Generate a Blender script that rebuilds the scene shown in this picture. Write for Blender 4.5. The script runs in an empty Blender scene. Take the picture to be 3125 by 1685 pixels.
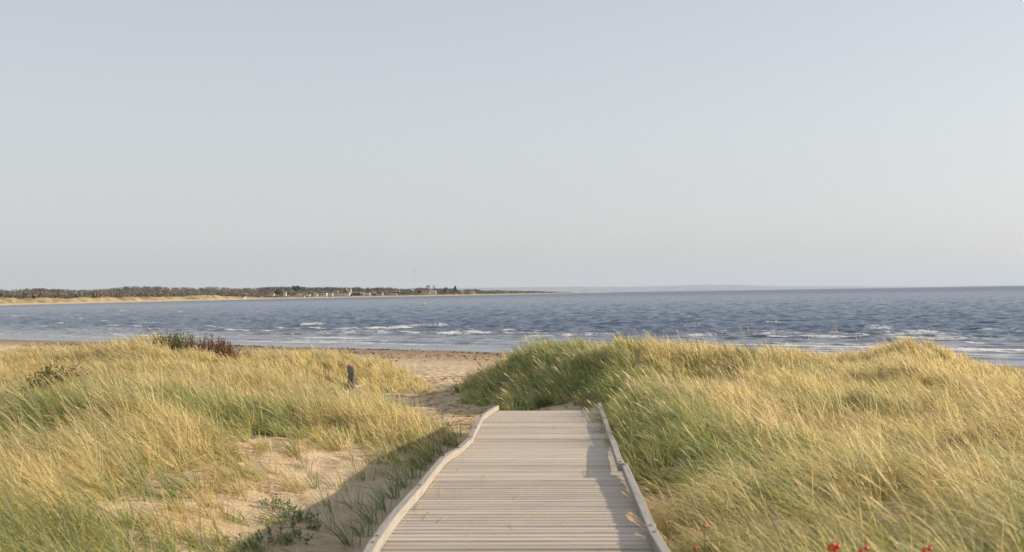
import bpy, bmesh, math, random
import numpy as np
from mathutils import Matrix, Vector
random.seed(7)
rng = np.random.default_rng(11)
scene = bpy.context.scene
COL = scene.collection
R = math.radians

# ------------------------------------------------------------------ camera model
F = 3000.0                       # focal length in pixels of the 3125 px wide photograph
CX, CY = 1562.5, 842.5
EYE = 5.0                        # eye height above the sea
ROLL = 0.0155
PITCH = math.atan(50.5 / F)
RE = 7.4e6                       # earth radius with refraction
cr, sr = math.cos(ROLL), math.sin(ROLL)
cp, sp = math.cos(PITCH), math.sin(PITCH)

def at(x, y, D):
    """point at forward distance D seen at photo pixel x, y (world coordinates)"""
    dx, dy = x - CX, y - CY
    u = dx * cr - dy * sr
    v = dx * sr + dy * cr
    d = (u, F * cp + v * sp, F * sp - v * cp)
    k = D / d[1]
    return Vector((d[0] * k, D, EYE + d[2] * k))

def at_z(x, y, z):
    a = at(x, y, 1.0)
    return at(x, y, (z - EYE) / (a.z - EYE))

cam_d = bpy.data.cameras.new('camera')
cam = bpy.data.objects.new('camera', cam_d)
COL.objects.link(cam)
rc = Vector((cr, sp * sr, -cp * sr))
uc = Vector((sr, -sp * cr, cp * cr))
bc = rc.cross(uc)
cam.matrix_world = Matrix(((rc.x, uc.x, bc.x, 0), (rc.y, uc.y, bc.y, 0), (rc.z, uc.z, bc.z, EYE), (0, 0, 0, 1)))
cam_d.sensor_width = 36
cam_d.lens = F * 36 / 3125
cam_d.clip_start = 0.1
cam_d.clip_end = 80000
cam_d.dof.use_dof = True
cam_d.dof.focus_distance = 21
cam_d.dof.aperture_fstop = 2.0
scene.camera = cam

# ------------------------------------------------------------------ noise in numpy
def _hash(ix, iy, seed):
    h = (ix.astype(np.int64) * 374761393 + iy.astype(np.int64) * 668265263 + seed * 1442695) & 0x7fffffff
    h = ((h ^ (h >> 13)) * 1274126177) & 0x7fffffff
    h = h ^ (h >> 16)
    return (h & 0xffff) / 65535.0

def vnoise(x, y, seed=0):
    x = np.asarray(x, float); y = np.asarray(y, float)
    ix, iy = np.floor(x), np.floor(y)
    fx, fy = x - ix, y - iy
    fx = fx * fx * (3 - 2 * fx); fy = fy * fy * (3 - 2 * fy)
    a = _hash(ix, iy, seed); b = _hash(ix + 1, iy, seed)
    c = _hash(ix, iy + 1, seed); d = _hash(ix + 1, iy + 1, seed)
    return (a * (1 - fx) + b * fx) * (1 - fy) + (c * (1 - fx) + d * fx) * fy

def fbm(x, y, seed=0, octv=4):
    s, a, t = 0, 1.0, 0
    for k in range(octv):
        s = s + a * vnoise(x * 2 ** k + 17.3 * k, y * 2 ** k - 9.1 * k, seed + k)
        t += a; a *= 0.5
    return s / t

def smooth(a, b, x):
    t = np.clip((x - a) / (b - a), 0, 1)
    return t * t * (3 - 2 * t)

# ------------------------------------------------------------------ object helpers
def tag(o, label=None, cat=None, group=None, kind=None):
    if label: o['label'] = label
    if cat: o['category'] = cat
    if group: o['group'] = group
    if kind: o['kind'] = kind
    return o

def link(name, me, mat=None, parent=None):
    o = bpy.data.objects.new(name, me)
    COL.objects.link(o)
    if mat is not None:
        for m in (mat if isinstance(mat, (list, tuple)) else [mat]):
            me.materials.append(m)
    if parent is not None:
        o.parent = parent
    return o

def empty(name, loc, label, cat, group=None):
    o = bpy.data.objects.new(name, None)
    COL.objects.link(o)
    o.empty_display_size = 0.1
    o.location = loc
    return tag(o, label, cat, group)

def mesh_np(name, verts, loops, starts, totals, cols=None, smooth_shade=False, attrs=None, mats=None):
    me = bpy.data.meshes.new(name)
    me.vertices.add(len(verts))
    me.vertices.foreach_set('co', np.ascontiguousarray(verts, dtype=np.float32).ravel())
    me.loops.add(len(loops))
    me.loops.foreach_set('vertex_index', np.ascontiguousarray(loops, dtype=np.int32))
    me.polygons.add(len(starts))
    me.polygons.foreach_set('loop_start', np.ascontiguousarray(starts, dtype=np.int32))
    me.polygons.foreach_set('loop_total', np.ascontiguousarray(totals, dtype=np.int32))
    if smooth_shade:
        me.polygons.foreach_set('use_smooth', np.ones(len(starts), dtype=bool))
    if mats is not None:
        me.polygons.foreach_set('material_index', np.ascontiguousarray(mats, dtype=np.int32))
    if cols is not None:
        c4 = np.ones((len(verts), 4), dtype=np.float32); c4[:, :3] = cols
        a = me.color_attributes.new('tint', 'FLOAT_COLOR', 'POINT')
        a.data.foreach_set('color', c4.ravel())
    for k, v in (attrs or {}).items():
        a = me.attributes.new(k, 'FLOAT', 'POINT')
        a.data.foreach_set('value', np.ascontiguousarray(v, dtype=np.float32))
    me.update(calc_edges=True)
    me.validate()
    return me

def quads_np(name, verts, quads, **kw):
    q = np.asarray(quads, dtype=np.int32).reshape(-1, 4)
    n = len(q)
    return mesh_np(name, verts, q.ravel(), np.arange(n) * 4, np.full(n, 4), **kw)

def grid_np(name, X, Y, Z, **kw):
    r, c = X.shape
    v = np.stack([X.ravel(), Y.ravel(), Z.ravel()], 1)
    i = np.arange((r - 1) * (c - 1)); a = (i // (c - 1)) * c + i % (c - 1)
    q = np.stack([a, a + 1, a + c + 1, a + c], 1)
    return quads_np(name, v, q, smooth_shade=True, **kw)

class MB:
    """collects boxes and prisms as one mesh"""
    def __init__(s): s.v = []; s.f = []
    def add(s, vs, fs):
        o = len(s.v); s.v += [tuple(p) for p in vs]; s.f += [tuple(i + o for i in f) for f in fs]
    def box(s, x0, x1, y0, y1, z0, z1):
        s.add([(x0, y0, z0), (x1, y0, z0), (x1, y1, z0), (x0, y1, z0), (x0, y0, z1), (x1, y0, z1), (x1, y1, z1), (x0, y1, z1)],
              [(0, 3, 2, 1), (4, 5, 6, 7), (0, 1, 5, 4), (1, 2, 6, 5), (2, 3, 7, 6), (3, 0, 4, 7)])
    def loft(s, rings, cap=True):
        n = len(rings[0]); o = len(s.v)
        for r in rings: s.v += [tuple(p) for p in r]
        for k in range(len(rings) - 1):
            for j in range(n):
                a = o + k * n + j; b = o + k * n + (j + 1) % n
                s.f.append((a, b, b + n, a + n))
        if cap:
            s.f.append(tuple(o + j for j in reversed(range(n))))
            s.f.append(tuple(o + (len(rings) - 1) * n + j for j in range(n)))
    def build(s, name, mat, parent=None, sm=False):
        me = bpy.data.meshes.new(name)
        me.from_pydata(s.v, [], s.f)
        bm = bmesh.new(); bm.from_mesh(me)
        bmesh.ops.recalc_face_normals(bm, faces=bm.faces)
        bm.to_mesh(me); bm.free()
        if sm:
            for p in me.polygons: p.use_smooth = True
        me.update()
        return link(name, me, mat, parent)

# ------------------------------------------------------------------ material helpers
def new_mat(name):
    m = bpy.data.materials.new(name); m.use_nodes = True
    nt = m.node_tree; nt.nodes.clear()
    return m, nt, nt.nodes, nt.links

def N(nt, typ, **kw):
    n = nt.nodes.new(typ)
    for k, v in kw.items():
        if k.startswith('i_'):
            key = k[2:]
            n.inputs[int(key) if key.isdigit() else key.replace('_', ' ')].default_value = v
        else:
            setattr(n, k, v)
    return n

def ramp(nt, stops, src=None):
    n = nt.nodes.new('ShaderNodeValToRGB')
    el = n.color_ramp.elements
    while len(el) > 1: el.remove(el[0])
    for k, (p, c) in enumerate(stops):
        e = el[0] if k == 0 else el.new(p)
        e.position = p; e.color = (c[0], c[1], c[2], 1) if len(c) == 3 else c
    if src is not None: nt.links.new(src, n.inputs[0])
    return n

def mixc(nt, a, b, f, mode='MIX'):
    n = nt.nodes.new('ShaderNodeMix'); n.data_type = 'RGBA'; n.blend_type = mode
    for s, i in ((f, 0), (a, 6), (b, 7)):
        if isinstance(s, bpy.types.NodeSocket): nt.links.new(s, n.inputs[i])
        elif isinstance(s, (int, float)): n.inputs[i].default_value = s
        else: n.inputs[i].default_value = (s[0], s[1], s[2], 1)
    return n.outputs[2]

def maths(nt, op, a, b=None, clamp=False):
    n = nt.nodes.new('ShaderNodeMath'); n.operation = op; n.use_clamp = clamp
    for s, i in ((a, 0), (b, 1)):
        if s is None: continue
        if isinstance(s, bpy.types.NodeSocket): nt.links.new(s, n.inputs[i])
        else: n.inputs[i].default_value = s
    return n.outputs[0]

def simple(name, col, rough=0.8, var=0.15, scale=3.0, bump=0.0, bscale=30.0, spec=0.3):
    m, nt, nd, lk = new_mat(name)
    out = N(nt, 'ShaderNodeOutputMaterial'); b = N(nt, 'ShaderNodeBsdfPrincipled')
    tc = N(nt, 'ShaderNodeTexCoord')
    no = N(nt, 'ShaderNodeTexNoise', i_Scale=scale, i_Detail=4.0)
    lk.new(tc.outputs['Object'], no.inputs['Vector'])
    lo = tuple(c * (1 - var) for c in col); hi = tuple(min(1, c * (1 + var)) for c in col)
    r = ramp(nt, [(0.3, lo), (0.7, hi)], no.outputs['Fac'])
    lk.new(r.outputs[0], b.inputs['Base Color'])
    b.inputs['Roughness'].default_value = rough
    b.inputs['Specular IOR Level'].default_value = spec
    if bump:
        n2 = N(nt, 'ShaderNodeTexNoise', i_Scale=bscale, i_Detail=5.0)
        lk.new(tc.outputs['Object'], n2.inputs['Vector'])
        bp = N(nt, 'ShaderNodeBump', i_Strength=bump, i_Distance=0.01)
        lk.new(n2.outputs['Fac'], bp.inputs['Height']); lk.new(bp.outputs[0], b.inputs['Normal'])
    lk.new(b.outputs[0], out.inputs[0])
    return m

def foliage_mat(name, transl=0.35, rough=0.6):
    """colour from the mesh's own tint; thin leaves let light through"""
    m, nt, nd, lk = new_mat(name)
    out = N(nt, 'ShaderNodeOutputMaterial')
    at_ = N(nt, 'ShaderNodeAttribute', attribute_name='tint')
    b = N(nt, 'ShaderNodeBsdfPrincipled'); b.inputs['Roughness'].default_value = rough
    b.inputs['Specular IOR Level'].default_value = 0.25
    t = N(nt, 'ShaderNodeBsdfTranslucent')
    ms = N(nt, 'ShaderNodeMixShader'); ms.inputs[0].default_value = transl
    lk.new(at_.outputs['Color'], b.inputs['Base Color']); lk.new(at_.outputs['Color'], t.inputs['Color'])
    lk.new(b.outputs[0], ms.inputs[1]); lk.new(t.outputs[0], ms.inputs[2]); lk.new(ms.outputs[0], out.inputs[0])
    return m

# ------------------------------------------------------------------ light and sky
SUN_EL, SUN_AZ = 19.5, 78.0          # azimuth clockwise from the viewing direction (+Y)
sun_d = bpy.data.lights.new('sun', 'SUN'); sun_d.energy = 3.9; sun_d.angle = R(0.9); sun_d.color = (1.0, 0.83, 0.62)
sun = bpy.data.objects.new('sun', sun_d); COL.objects.link(sun)
sdir = Vector((math.sin(R(SUN_AZ)) * math.cos(R(SUN_EL)), math.cos(R(SUN_AZ)) * math.cos(R(SUN_EL)), math.sin(R(SUN_EL))))
sun.rotation_euler = sdir.to_track_quat('Z', 'Y').to_euler()
sun.location = sdir * 50

w = bpy.data.worlds.new('World'); scene.world = w; w.use_nodes = True
nt = w.node_tree; nt.nodes.clear()
wo = N(nt, 'ShaderNodeOutputWorld'); bg = N(nt, 'ShaderNodeBackground')
sky = N(nt, 'ShaderNodeTexSky'); sky.sky_type = 'NISHITA'; sky.sun_disc = False
sky.sun_elevation = R(SUN_EL); sky.sun_rotation = R(SUN_AZ)
sky.air_density = 1.0; sky.dust_density = 2.0; sky.ozone_density = 1.5
hs = N(nt, 'ShaderNodeHueSaturation', i_Saturation=0.45, i_Value=1.0)
nt.links.new(sky.outputs[0], hs.inputs['Color'])
# a thin even veil of high cloud over the clear sky, whiter towards the horizon
tcw = N(nt, 'ShaderNodeTexCoord'); sw = N(nt, 'ShaderNodeSeparateXYZ'); nt.links.new(tcw.outputs['Generated'], sw.inputs[0])
veil = ramp(nt, [(0.0, (2.70, 2.74, 2.66)), (0.06, (2.74, 2.80, 2.76)), (0.16, (2.66, 2.76, 2.84)), (0.30, (2.34, 2.48, 2.76)), (0.60, (2.35, 2.55, 2.85)), (1.0, (2.4, 2.65, 3.0))], sw.outputs[2])
mx = mixc(nt, hs.outputs[0], veil.outputs[0], 0.80)
nt.links.new(mx, bg.inputs[0]); bg.inputs[1].default_value = 0.14
nt.links.new(bg.outputs[0], wo.inputs[0])

scene.view_settings.view_transform = 'Standard'
scene.view_settings.look = 'None'
scene.view_settings.gamma = 1.0
scene.view_settings.use_curve_mapping = False
scene.view_settings.exposure = 0.73
scene.render.engine = 'CYCLES'
scene.cycles.use_denoising = True
scene.cycles.denoising_prefilter = 'FAST'
scene.cycles.max_bounces = 6
scene.cycles.diffuse_bounces = 3
scene.cycles.glossy_bounces = 3
scene.cycles.transmission_bounces = 4
scene.cycles.volume_bounces = 1
scene.cycles.caustics_reflective = False
scene.cycles.caustics_refractive = False
scene.cycles.sample_clamp_indirect = 6

# ------------------------------------------------------------------ terrain (heights relative to the eye, then + EYE)
CTRL = np.array([
 (-1.6,3,-2.35),(-1.6,6,-2.4),(-1.7,8,-2.42),(-2.0,10.4,-2.42),(-1.8,13,-2.42),(-1.3,15,-2.4),(-1.0,17.5,-2.4),(-0.6,19,-2.42),
 (-1.1,20,-2.45),(-1.8,25,-2.62),(-2.0,28,-2.75),(-2.0,32,-2.95),(-2.5,37,-3.15),
 (0,0,-2.1),(0.1,6,-2.25),(0.2,10,-2.35),(0.5,14,-2.42),(0.7,17,-2.45),(0.6,19.5,-2.38),
 (1.5,0,-1.85),(1.5,5,-1.85),(1.6,8,-1.88),(1.6,11.2,-1.97),(1.8,14,-2.05),(2.0,17,-2.1),(1.2,20.5,-2.35),
 (3,4,-1.85),(4,8,-1.85),(3,11,-1.9),(5,13,-2.15),(4,16,-1.92),(3.1,14,-1.9),(3.5,17.5,-1.92),(3.7,19.5,-1.90),(2.75,22,-1.30),(1.6,24,-1.5),(2.2,23.5,-1.66),(4.5,24,-2.0),(3.4,23,-1.58),
 (7.0,26,-2.42),(9.2,27,-2.38),(11.3,28,-1.80),(13.4,28,-2.6),(14,26,-2.7),(8,20,-1.95),(8,13,-2.2),(8,8,-1.85),(12,18,-2.1),(0.5,28,-2.15),
 (-.6,30,-2.65),(0.3,23.2,-2.2),(-0.8,25,-2.55),(1,21.5,-2.3),(18,24,-2.6),(18,14,-2.2),(3,28,-2.0),(3,34,-2.8),(10,33,-2.6),
 (-3.0,8,-2.15),(-2.9,9.7,-2.15),(-2.7,11.5,-2.2),(-3.0,13.3,-2.1),(-2.7,15.6,-2.25),(-1.6,16.5,-2.38),(-3.6,6,-1.9),(-4,9,-1.9),
 (-4.5,12,-1.95),(-5,16,-2.0),(-3.2,18.5,-2.3),(-3.2,22,-2.5),(-3.6,25,-2.58),(-4.5,26,-2.5),(-4.6,22,-2.4),(-5.6,30.5,-1.98),(-3.9,30,-2.45),
 (-2.9,29.5,-2.7),(-7.6,30.5,-1.82),(-11.3,32,-1.62),(-13.4,31,-2.05),(-9.3,31.5,-1.72),(-15.6,30,-1.93),(-9,22,-2.05),(-12,18,-2.05),(-7,12,-1.95),(-9,6,-1.9),
 (-20,26,-1.95),(-20,31,-1.95),(-20,10,-2.0),(-8,37,-2.7),(-15,40,-2.8),(-6,0,-1.9),(8,0,-1.9),(-2,0,-2.2)], float)

def tps_fit(P, lam=0.02):
    n = len(P)
    d2 = (P[:, None, 0] - P[None, :, 0]) ** 2 + (P[:, None, 1] - P[None, :, 1]) ** 2
    K = np.where(d2 > 0, 0.5 * d2 * np.log(np.maximum(d2, 1e-9)), 0) + lam * np.eye(n)
    Q = np.c_[np.ones(n), P[:, :2]]
    A = np.block([[K, Q], [Q.T, np.zeros((3, 3))]])
    return np.linalg.solve(A, np.r_[P[:, 2], 0, 0, 0])
WT = tps_fit(CTRL)

CREST = [(-0.06, 28.1, 0.14, 0.28), (0.3, 26.6, 0.15, 0.28), (0.74, 26.3, 0.21, 0.33), (1.09, 24.2, 0.12, 0.3), (1.73, 24.2, 0.04, 0.28), (2.06, 24.3, 0.08, 0.28), (2.28, 24.1, -0.12, 0.28), (2.35, 22.4, 0.09, 0.28), (2.75, 22.0, 0.05, 0.28), (2.95, 21.9, -0.05, 0.28), (3.18, 22.0, -0.11, 0.28), (3.57, 22.1, -0.16, 0.28), (3.92, 22.0, -0.11, 0.28), (4.6, 21.8, -0.18, 0.54), (5.26, 21.5, -0.07, 0.54), (6.0, 21.6, -0.09, 0.54), (9.14, 29.4, -0.02, 0.73), (10.02, 29.1, -0.19, 0.73), (10.91, 28.9, -0.1, 0.51), (11.23, 28.0, 0.13, 0.49), (11.92, 28.1, 0.1, 0.42), (12.26, 27.6, -0.05, 0.41), (12.91, 26.5, 0.06, 0.33), (13.14, 26.1, -0.05, 0.29), (12.55, 24.2, -0.32, 0.28), (-15.64, 30.1, -0.13, 0.71), (-14.42, 31.7, 0.04, 0.79), (-12.64, 30.0, -0.05, 0.45), (-12.08, 30.1, -0.06, 0.45), (-11.48, 30.1, 0.03, 0.45), (-12.11, 33.5, 0.09, 0.5), (-11.28, 33.7, -0.21, 0.67), (-9.96, 32.3, -0.48, 0.65), (-8.73, 31.0, -0.28, 0.62), (-7.93, 31.1, -0.48, 0.62), (-6.94, 31.3, -0.23, 0.78), (-5.86, 31.1, -0.11, 0.78), (-4.95, 31.9, -0.09, 0.64), (-4.1, 31.9, -0.04, 0.48), (-3.4, 31.3, -0.06, 0.39), (-2.83, 30.7, -0.11, 0.38), (-9.35, 33.2, -0.11, 0.66), (-8.39, 32.9, -0.12, 0.66), (-2.92, 31.7, -0.08, 0.4)]
def inland(X, Y):
    return (81.8 - 0.68 * X - Y) / 1.21 + 1.6 * (vnoise(X * 0.03 + 5, Y * 0.03, 3) - 0.5)

def ground_z(X, Y):
    X = np.asarray(X, float); Y = np.asarray(Y, float)
    x = np.clip(X, -24, 22).ravel(); y = np.clip(Y, -3, 42).ravel()
    z = np.empty(len(x))
    for s in range(0, len(x), 40000):
        xs, ys = x[s:s + 40000], y[s:s + 40000]
        d2 = (xs[:, None] - CTRL[None, :, 0]) ** 2 + (ys[:, None] - CTRL[None, :, 1]) ** 2
        z[s:s + 40000] = (0.5 * d2 * np.log(np.maximum(d2, 1e-9))) @ WT[:-3] + WT[-3] + WT[-2] * xs + WT[-1] * ys
    z = z.reshape(X.shape) + EYE
    for (bx_, by_, bz_, bs_) in CREST:                               # hummocks along the dune crests
        z = z + bz_ * np.exp(-((X - bx_) / bs_) ** 2 - ((Y - by_) / 2.6) ** 2)
    s = inland(X, Y)
    bump = (fbm(X * 0.8, Y * 0.8, 21, 3) - 0.5) * 0.26 + (fbm(X * 3.1, Y * 3.1, 25, 2) - 0.5) * 0.05
    dune = np.maximum(smooth(2.0, 3.6, X), smooth(-3.6, -5.0, X))
    bump = bump + (fbm(X * 0.5 + 3, Y * 0.5, 61, 2) - 0.5) * 0.62 * dune
    beach = np.where(s > 0, 0.046 * s, 0.035 * s) + (fbm(X * 0.25, Y * 0.25, 31, 3) - 0.5) * 0.12 * smooth(0, 12, s)
    t = smooth(24, 38, s)
    return beach * (1 - t) + (z + bump) * t

def nonuni(segs):
    out = []
    for a, b, st in segs: out.append(np.arange(a, b, st))
    out.append(np.array([segs[-1][1]]))
    return np.concatenate(out)
gx = nonuni([(-260, -60, 8), (-60, -18, 1.0), (-18, 18, 0.16), (18, 60, 1.0), (60, 200, 8)])
gy = nonuni([(-30, 3, 1.0), (3, 34, 0.16), (34, 100, 0.7), (100, 330, 5)])
GX, GY = np.meshgrid(gx, gy)
GZ = ground_z(GX, GY)

# sand
m, nt, nd, lk = new_mat('sand')
out = N(nt, 'ShaderNodeOutputMaterial'); b = N(nt, 'ShaderNodeBsdfPrincipled')
geo = N(nt, 'ShaderNodeNewGeometry'); sep = N(nt, 'ShaderNodeSeparateXYZ'); lk.new(geo.outputs['Position'], sep.inputs[0])
n1 = N(nt, 'ShaderNodeTexNoise', i_Scale=0.7, i_Detail=6.0, i_Roughness=0.65); lk.new(geo.outputs['Position'], n1.inputs['Vector'])
n2 = N(nt, 'ShaderNodeTexNoise', i_Scale=14.0, i_Detail=6.0, i_Roughness=0.7); lk.new(geo.outputs['Position'], n2.inputs['Vector'])
n3 = N(nt, 'ShaderNodeTexNoise', i_Scale=90.0, i_Detail=3.0); lk.new(geo.outputs['Position'], n3.inputs['Vector'])
c1 = ramp(nt, [(0.3, (0.47, 0.355, 0.225)), (0.7, (0.58, 0.455, 0.31))], n1.outputs['Fac'])
sp1 = ramp(nt, [(0.62, (0, 0, 0)), (0.74, (1, 1, 1))], n2.outputs['Fac'])
c2 = mixc(nt, c1.outputs[0], (0.27, 0.20, 0.12), maths(nt, 'MULTIPLY', sp1.outputs[0], 0.55))
# wet sand towards the water line (height above the sea)
zz = maths(nt, 'ADD', sep.outputs[2], maths(nt, 'MULTIPLY', maths(nt, 'SUBTRACT', n1.outputs['Fac'], 0.5), 0.35))
mr = N(nt, 'ShaderNodeMapRange'); mr.inputs[1].default_value = 0.3; mr.inputs[2].default_value = 1.3
mr.inputs[3].default_value = 1; mr.inputs[4].default_value = 0; lk.new(zz, mr.inputs[0])
c3 = mixc(nt, c2, (0.235, 0.165, 0.105), maths(nt, 'MULTIPLY', mr.outputs[0], 0.9))
lk.new(c3, b.inputs['Base Color'])
rr = N(nt, 'ShaderNodeMapRange'); rr.inputs[3].default_value = 0.95; rr.inputs[4].default_value = 0.6; lk.new(mr.outputs[0], rr.inputs[0])
lk.new(rr.outputs[0], b.inputs['Roughness']); b.inputs['Specular IOR Level'].default_value = 0.15
vo = N(nt, 'ShaderNodeTexVoronoi', i_Scale=3.2); vo.feature = 'SMOOTH_F1'; lk.new(geo.outputs['Position'], vo.inputs['Vector'])
hh = maths(nt, 'ADD', maths(nt, 'MULTIPLY', vo.outputs['Distance'], 0.16), maths(nt, 'ADD', maths(nt, 'MULTIPLY', n2.outputs['Fac'], 0.045), maths(nt, 'MULTIPLY', n3.outputs['Fac'], 0.006)))
bp = N(nt, 'ShaderNodeBump', i_Strength=0.9, i_Distance=1.0); lk.new(hh, bp.inputs['Height']); lk.new(bp.outputs[0], b.inputs['Normal'])
lk.new(b.outputs[0], out.inputs[0])
M_SAND = m
ground = link('sand_ground', grid_np('sand_ground', GX, GY, GZ), M_SAND)
tag(ground, 'pale sand of the dune path and the beach', 'sand', kind='structure')

# ------------------------------------------------------------------ sea
rows = []
r_ = 34.0
while r_ < 3600: rows.append(r_); r_ *= 1.0026
while r_ < 16000: rows.append(r_); r_ *= 1.06
rr_ = np.array(rows)
th = np.concatenate([np.linspace(-80, -36, 60)[:-1], np.linspace(-36, 36, 560), np.linspace(36, 80, 60)[1:]]) * math.pi / 180
RR, TH = np.meshgrid(rr_, th, indexing='ij')
WX, WY = RR * np.sin(TH), RR * np.cos(TH)
WZ = np.zeros_like(WX); DX = np.zeros_like(WX); DY = np.zeros_like(WX)
S = inland(WX, WY)
far_shore_px = np.array([(-900, 640), (-300, 800), (0, 1030), (200, 1180), (400, 1360), (640, 1620), (780, 1850), (1000, 2080), (1250, 2300), (1400, 2600),
                         (1500, 2850), (1600, 3300), (1700, 3700), (1850, 4800), (1875, 5000)], float)
calm = smooth(2, 48, -S)
rw = np.random.default_rng(3)
for k in range(46):
    lam = 1.15 * (5.6 / 1.15) ** (k / 45.0)
    ang = math.radians(-97 + rw.normal(0, 26))
    kx, ky = math.cos(ang) * 2 * math.pi / lam, math.sin(ang) * 2 * math.pi / lam
    amp = 0.0135 * lam ** 0.36
    spacing = RR * 0.0026
    att = smooth(1.8, 3.6, lam / spacing)
    ph = kx * WX + ky * WY + rw.uniform(0, 6.28)
    grp = 0.45 + 1.1 * vnoise(WX * 0.05 + k * 3.1, WY * 0.03 - k * 1.7, 50 + k)
    a = amp * att * grp * (0.12 + 0.88 * calm)
    WZ += a * np.sin(ph)
    DX += a * 0.8 * math.cos(ang) * np.cos(ph)
    DY += a * 0.8 * math.sin(ang) * np.cos(ph)
foam = np.zeros_like(WX)
crest = smooth(0.22, 0.36, WZ) * smooth(0.62, 0.75, fbm(WX * 0.03, WY * 0.06, 91, 3)) * (RR < 900)
foam = np.maximum(foam, 0.55 * crest)
# breaking waves: photo pixels x0, x1, y, height in metres, foam
BREAK = [(1030, 1300, 1002, .22, .85), (1235, 1370, 995, .34, .8), (1395, 1545, 999, .28, .7), (1330, 1490, 1019, .2, .9), (915, 995, 992, .3, .95),
         (830, 960, 1021, .16, .6), (140, 200, 988, .26, .8), (225, 320, 973, .3, .9), (300, 330, 982, .3, .7), (425, 520, 987, .28, .7),
         (355, 395, 949, .4, .9), (540, 580, 952, .4, .8), (475, 525, 977, .25, .7), (2060, 2150, 994, .28, .6), (2325, 2380, 985, .36, .7),
         (2620, 2735, 1001, .2, .7), (2990, 3180, 1008, .26, .9), (2640, 2880, 1016, .16, .7), (2300, 2480, 1023, .2, .85), (1690, 1880, 1021, .18, .8),
         (2060, 2330, 1024, .2, .85), (1590, 1700, 1029, .18, .7), (20, 80, 965, .25, .8), (60, 130, 972, .2, .6), (610, 660, 1000, .2, .5), (700, 760, 1006, .15, .5),
         (1800, 1900, 1000, .3, .5), (3050, 3075, 961, .5, .9), (820, 850, 950, .4, .6), (2900, 3125, 1030, .12, .55), (2700, 2900, 1036, .12, .5),
         (1870, 1960, 1014, .2, .4), (3000, 3110, 1038, .12, .5), (520, 600, 1016, .12, .5), (1150, 1280, 1026, .12, .5), (50, 170, 1000, .14, .45),
         (960, 1000, 970, .3, .5), (1900, 1960, 944, .3, .5), (1440, 1475, 975, .3, .4), (2440, 2500, 1008, .3, .4)]
for (xa, xb, y, h, fo) in BREAK:
    pa, pb = at_z(xa, y, 0), at_z(xb, y, 0)
    cxx, cyy = (pa.x + pb.x) / 2, (pa.y + pb.y) / 2
    hw = abs(pb.x - pa.x) / 2 * 1.15
    wob = (vnoise(WX * 0.12, WY * 0.01 + y, 77) - 0.5) * 3.0
    yy = WY - (cyy - 0.06 * (WX - cxx)) + wob * 1.3
    u = (WX - cxx) / hw
    env = smooth(1.15, 0.6, np.abs(u)) * (0.55 + 0.6 * vnoise(WX * 0.25, WY * 0 + y, 78))
    prof = np.where(yy < 0, np.exp(-(yy / 0.8) ** 2), np.exp(-(yy / 2.0) ** 2))
    h = h * 0.75
    WZ += h * env * prof
    fr = smooth(-5.5, -0.2, yy) * smooth(1.2, 0.1, yy)
    foam = np.maximum(foam, 0.88 * fo * env * fr * (0.5 + 0.7 * vnoise(WX * 0.8, WY * 0.5, 79)))
# small shoaling waves that run in long lines onto the beach
for lam_s, amp_s, sd_s in ((5.5, .075, 1), (3.4, .05, 2), (8.0, .07, 3)):
    phs = (S + 3.5 * (fbm(WX * 0.045 + sd_s, WY * 0.045, 140 + sd_s, 3) - .5)) / lam_s * 2 * math.pi
    envs = smooth(-62, -34, S) * smooth(-1.0, -6.0, S) * smooth(.36, .62, fbm(WX * 0.03 + 7 * sd_s, S * 0.16, 150 + sd_s, 2))
    cr_s = (0.5 + 0.5 * np.sin(phs)) ** 3
    WZ += 1.25 * amp_s * envs * cr_s
    foam = np.maximum(foam, 0.75 * envs * smooth(.70, 1.0, cr_s) * smooth(.42, .62, vnoise(WX * .10, S * .2 + sd_s, 160)))
# thin swash lines close to the beach
for off in (-1.0, -4.5, -9.0, -15.0):
    ln = np.exp(-((S - off + 2.0 * (vnoise(WX * 0.07, WY * 0.07, 66) - 0.5)) / 0.5) ** 2) * smooth(0.45, 0.7, vnoise(WX * 0.09 + off, WY * 0.02, 67))
    WZ += 0.05 * ln
    foam = np.maximum(foam, 0.35 * ln)
shal = smooth(-60, -4, S)
WZ = WZ - (RR ** 2) / (2 * RE)
M_SEA, nt, nd, lk = new_mat('sea_water')
out = N(nt, 'ShaderNodeOutputMaterial'); b = N(nt, 'ShaderNodeBsdfPrincipled')
geo = N(nt, 'ShaderNodeNewGeometry')
af = N(nt, 'ShaderNodeAttribute', attribute_name='foam'); ash = N(nt, 'ShaderNodeAttribute', attribute_name='shallow')
mp = N(nt, 'ShaderNodeMapping'); mp.inputs['Scale'].default_value = (0.55, 1.5, 1.0); lk.new(geo.outputs['Position'], mp.inputs['Vector'])
w1 = N(nt, 'ShaderNodeTexNoise', i_Scale=0.55, i_Detail=7.0, i_Roughness=0.62); lk.new(mp.outputs[0], w1.inputs['Vector'])
w2 = N(nt, 'ShaderNodeTexNoise', i_Scale=0.09, i_Detail=5.0, i_Roughness=0.6); lk.new(mp.outputs[0], w2.inputs['Vector'])
w3 = N(nt, 'ShaderNodeTexNoise', i_Scale=1.9, i_Detail=5.0, i_Roughness=0.75); lk.new(geo.outputs['Position'], w3.inputs['Vector'])
deep = mixc(nt, (0.036, 0.062, 0.110), (0.062, 0.094, 0.150), w2.outputs['Fac'])
base = mixc(nt, deep, (0.075, 0.062, 0.055), maths(nt, 'MULTIPLY', ash.outputs['Fac'], 0.6))
fthr = ramp(nt, [(0.22, (0, 0, 0)), (0.46, (1, 1, 1))], maths(nt, 'ADD', maths(nt, 'MULTIPLY', af.outputs['Fac'], 0.85), maths(nt, 'MULTIPLY', maths(nt, 'SUBTRACT', w3.outputs['Fac'], 0.54), 2.0)))
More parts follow.
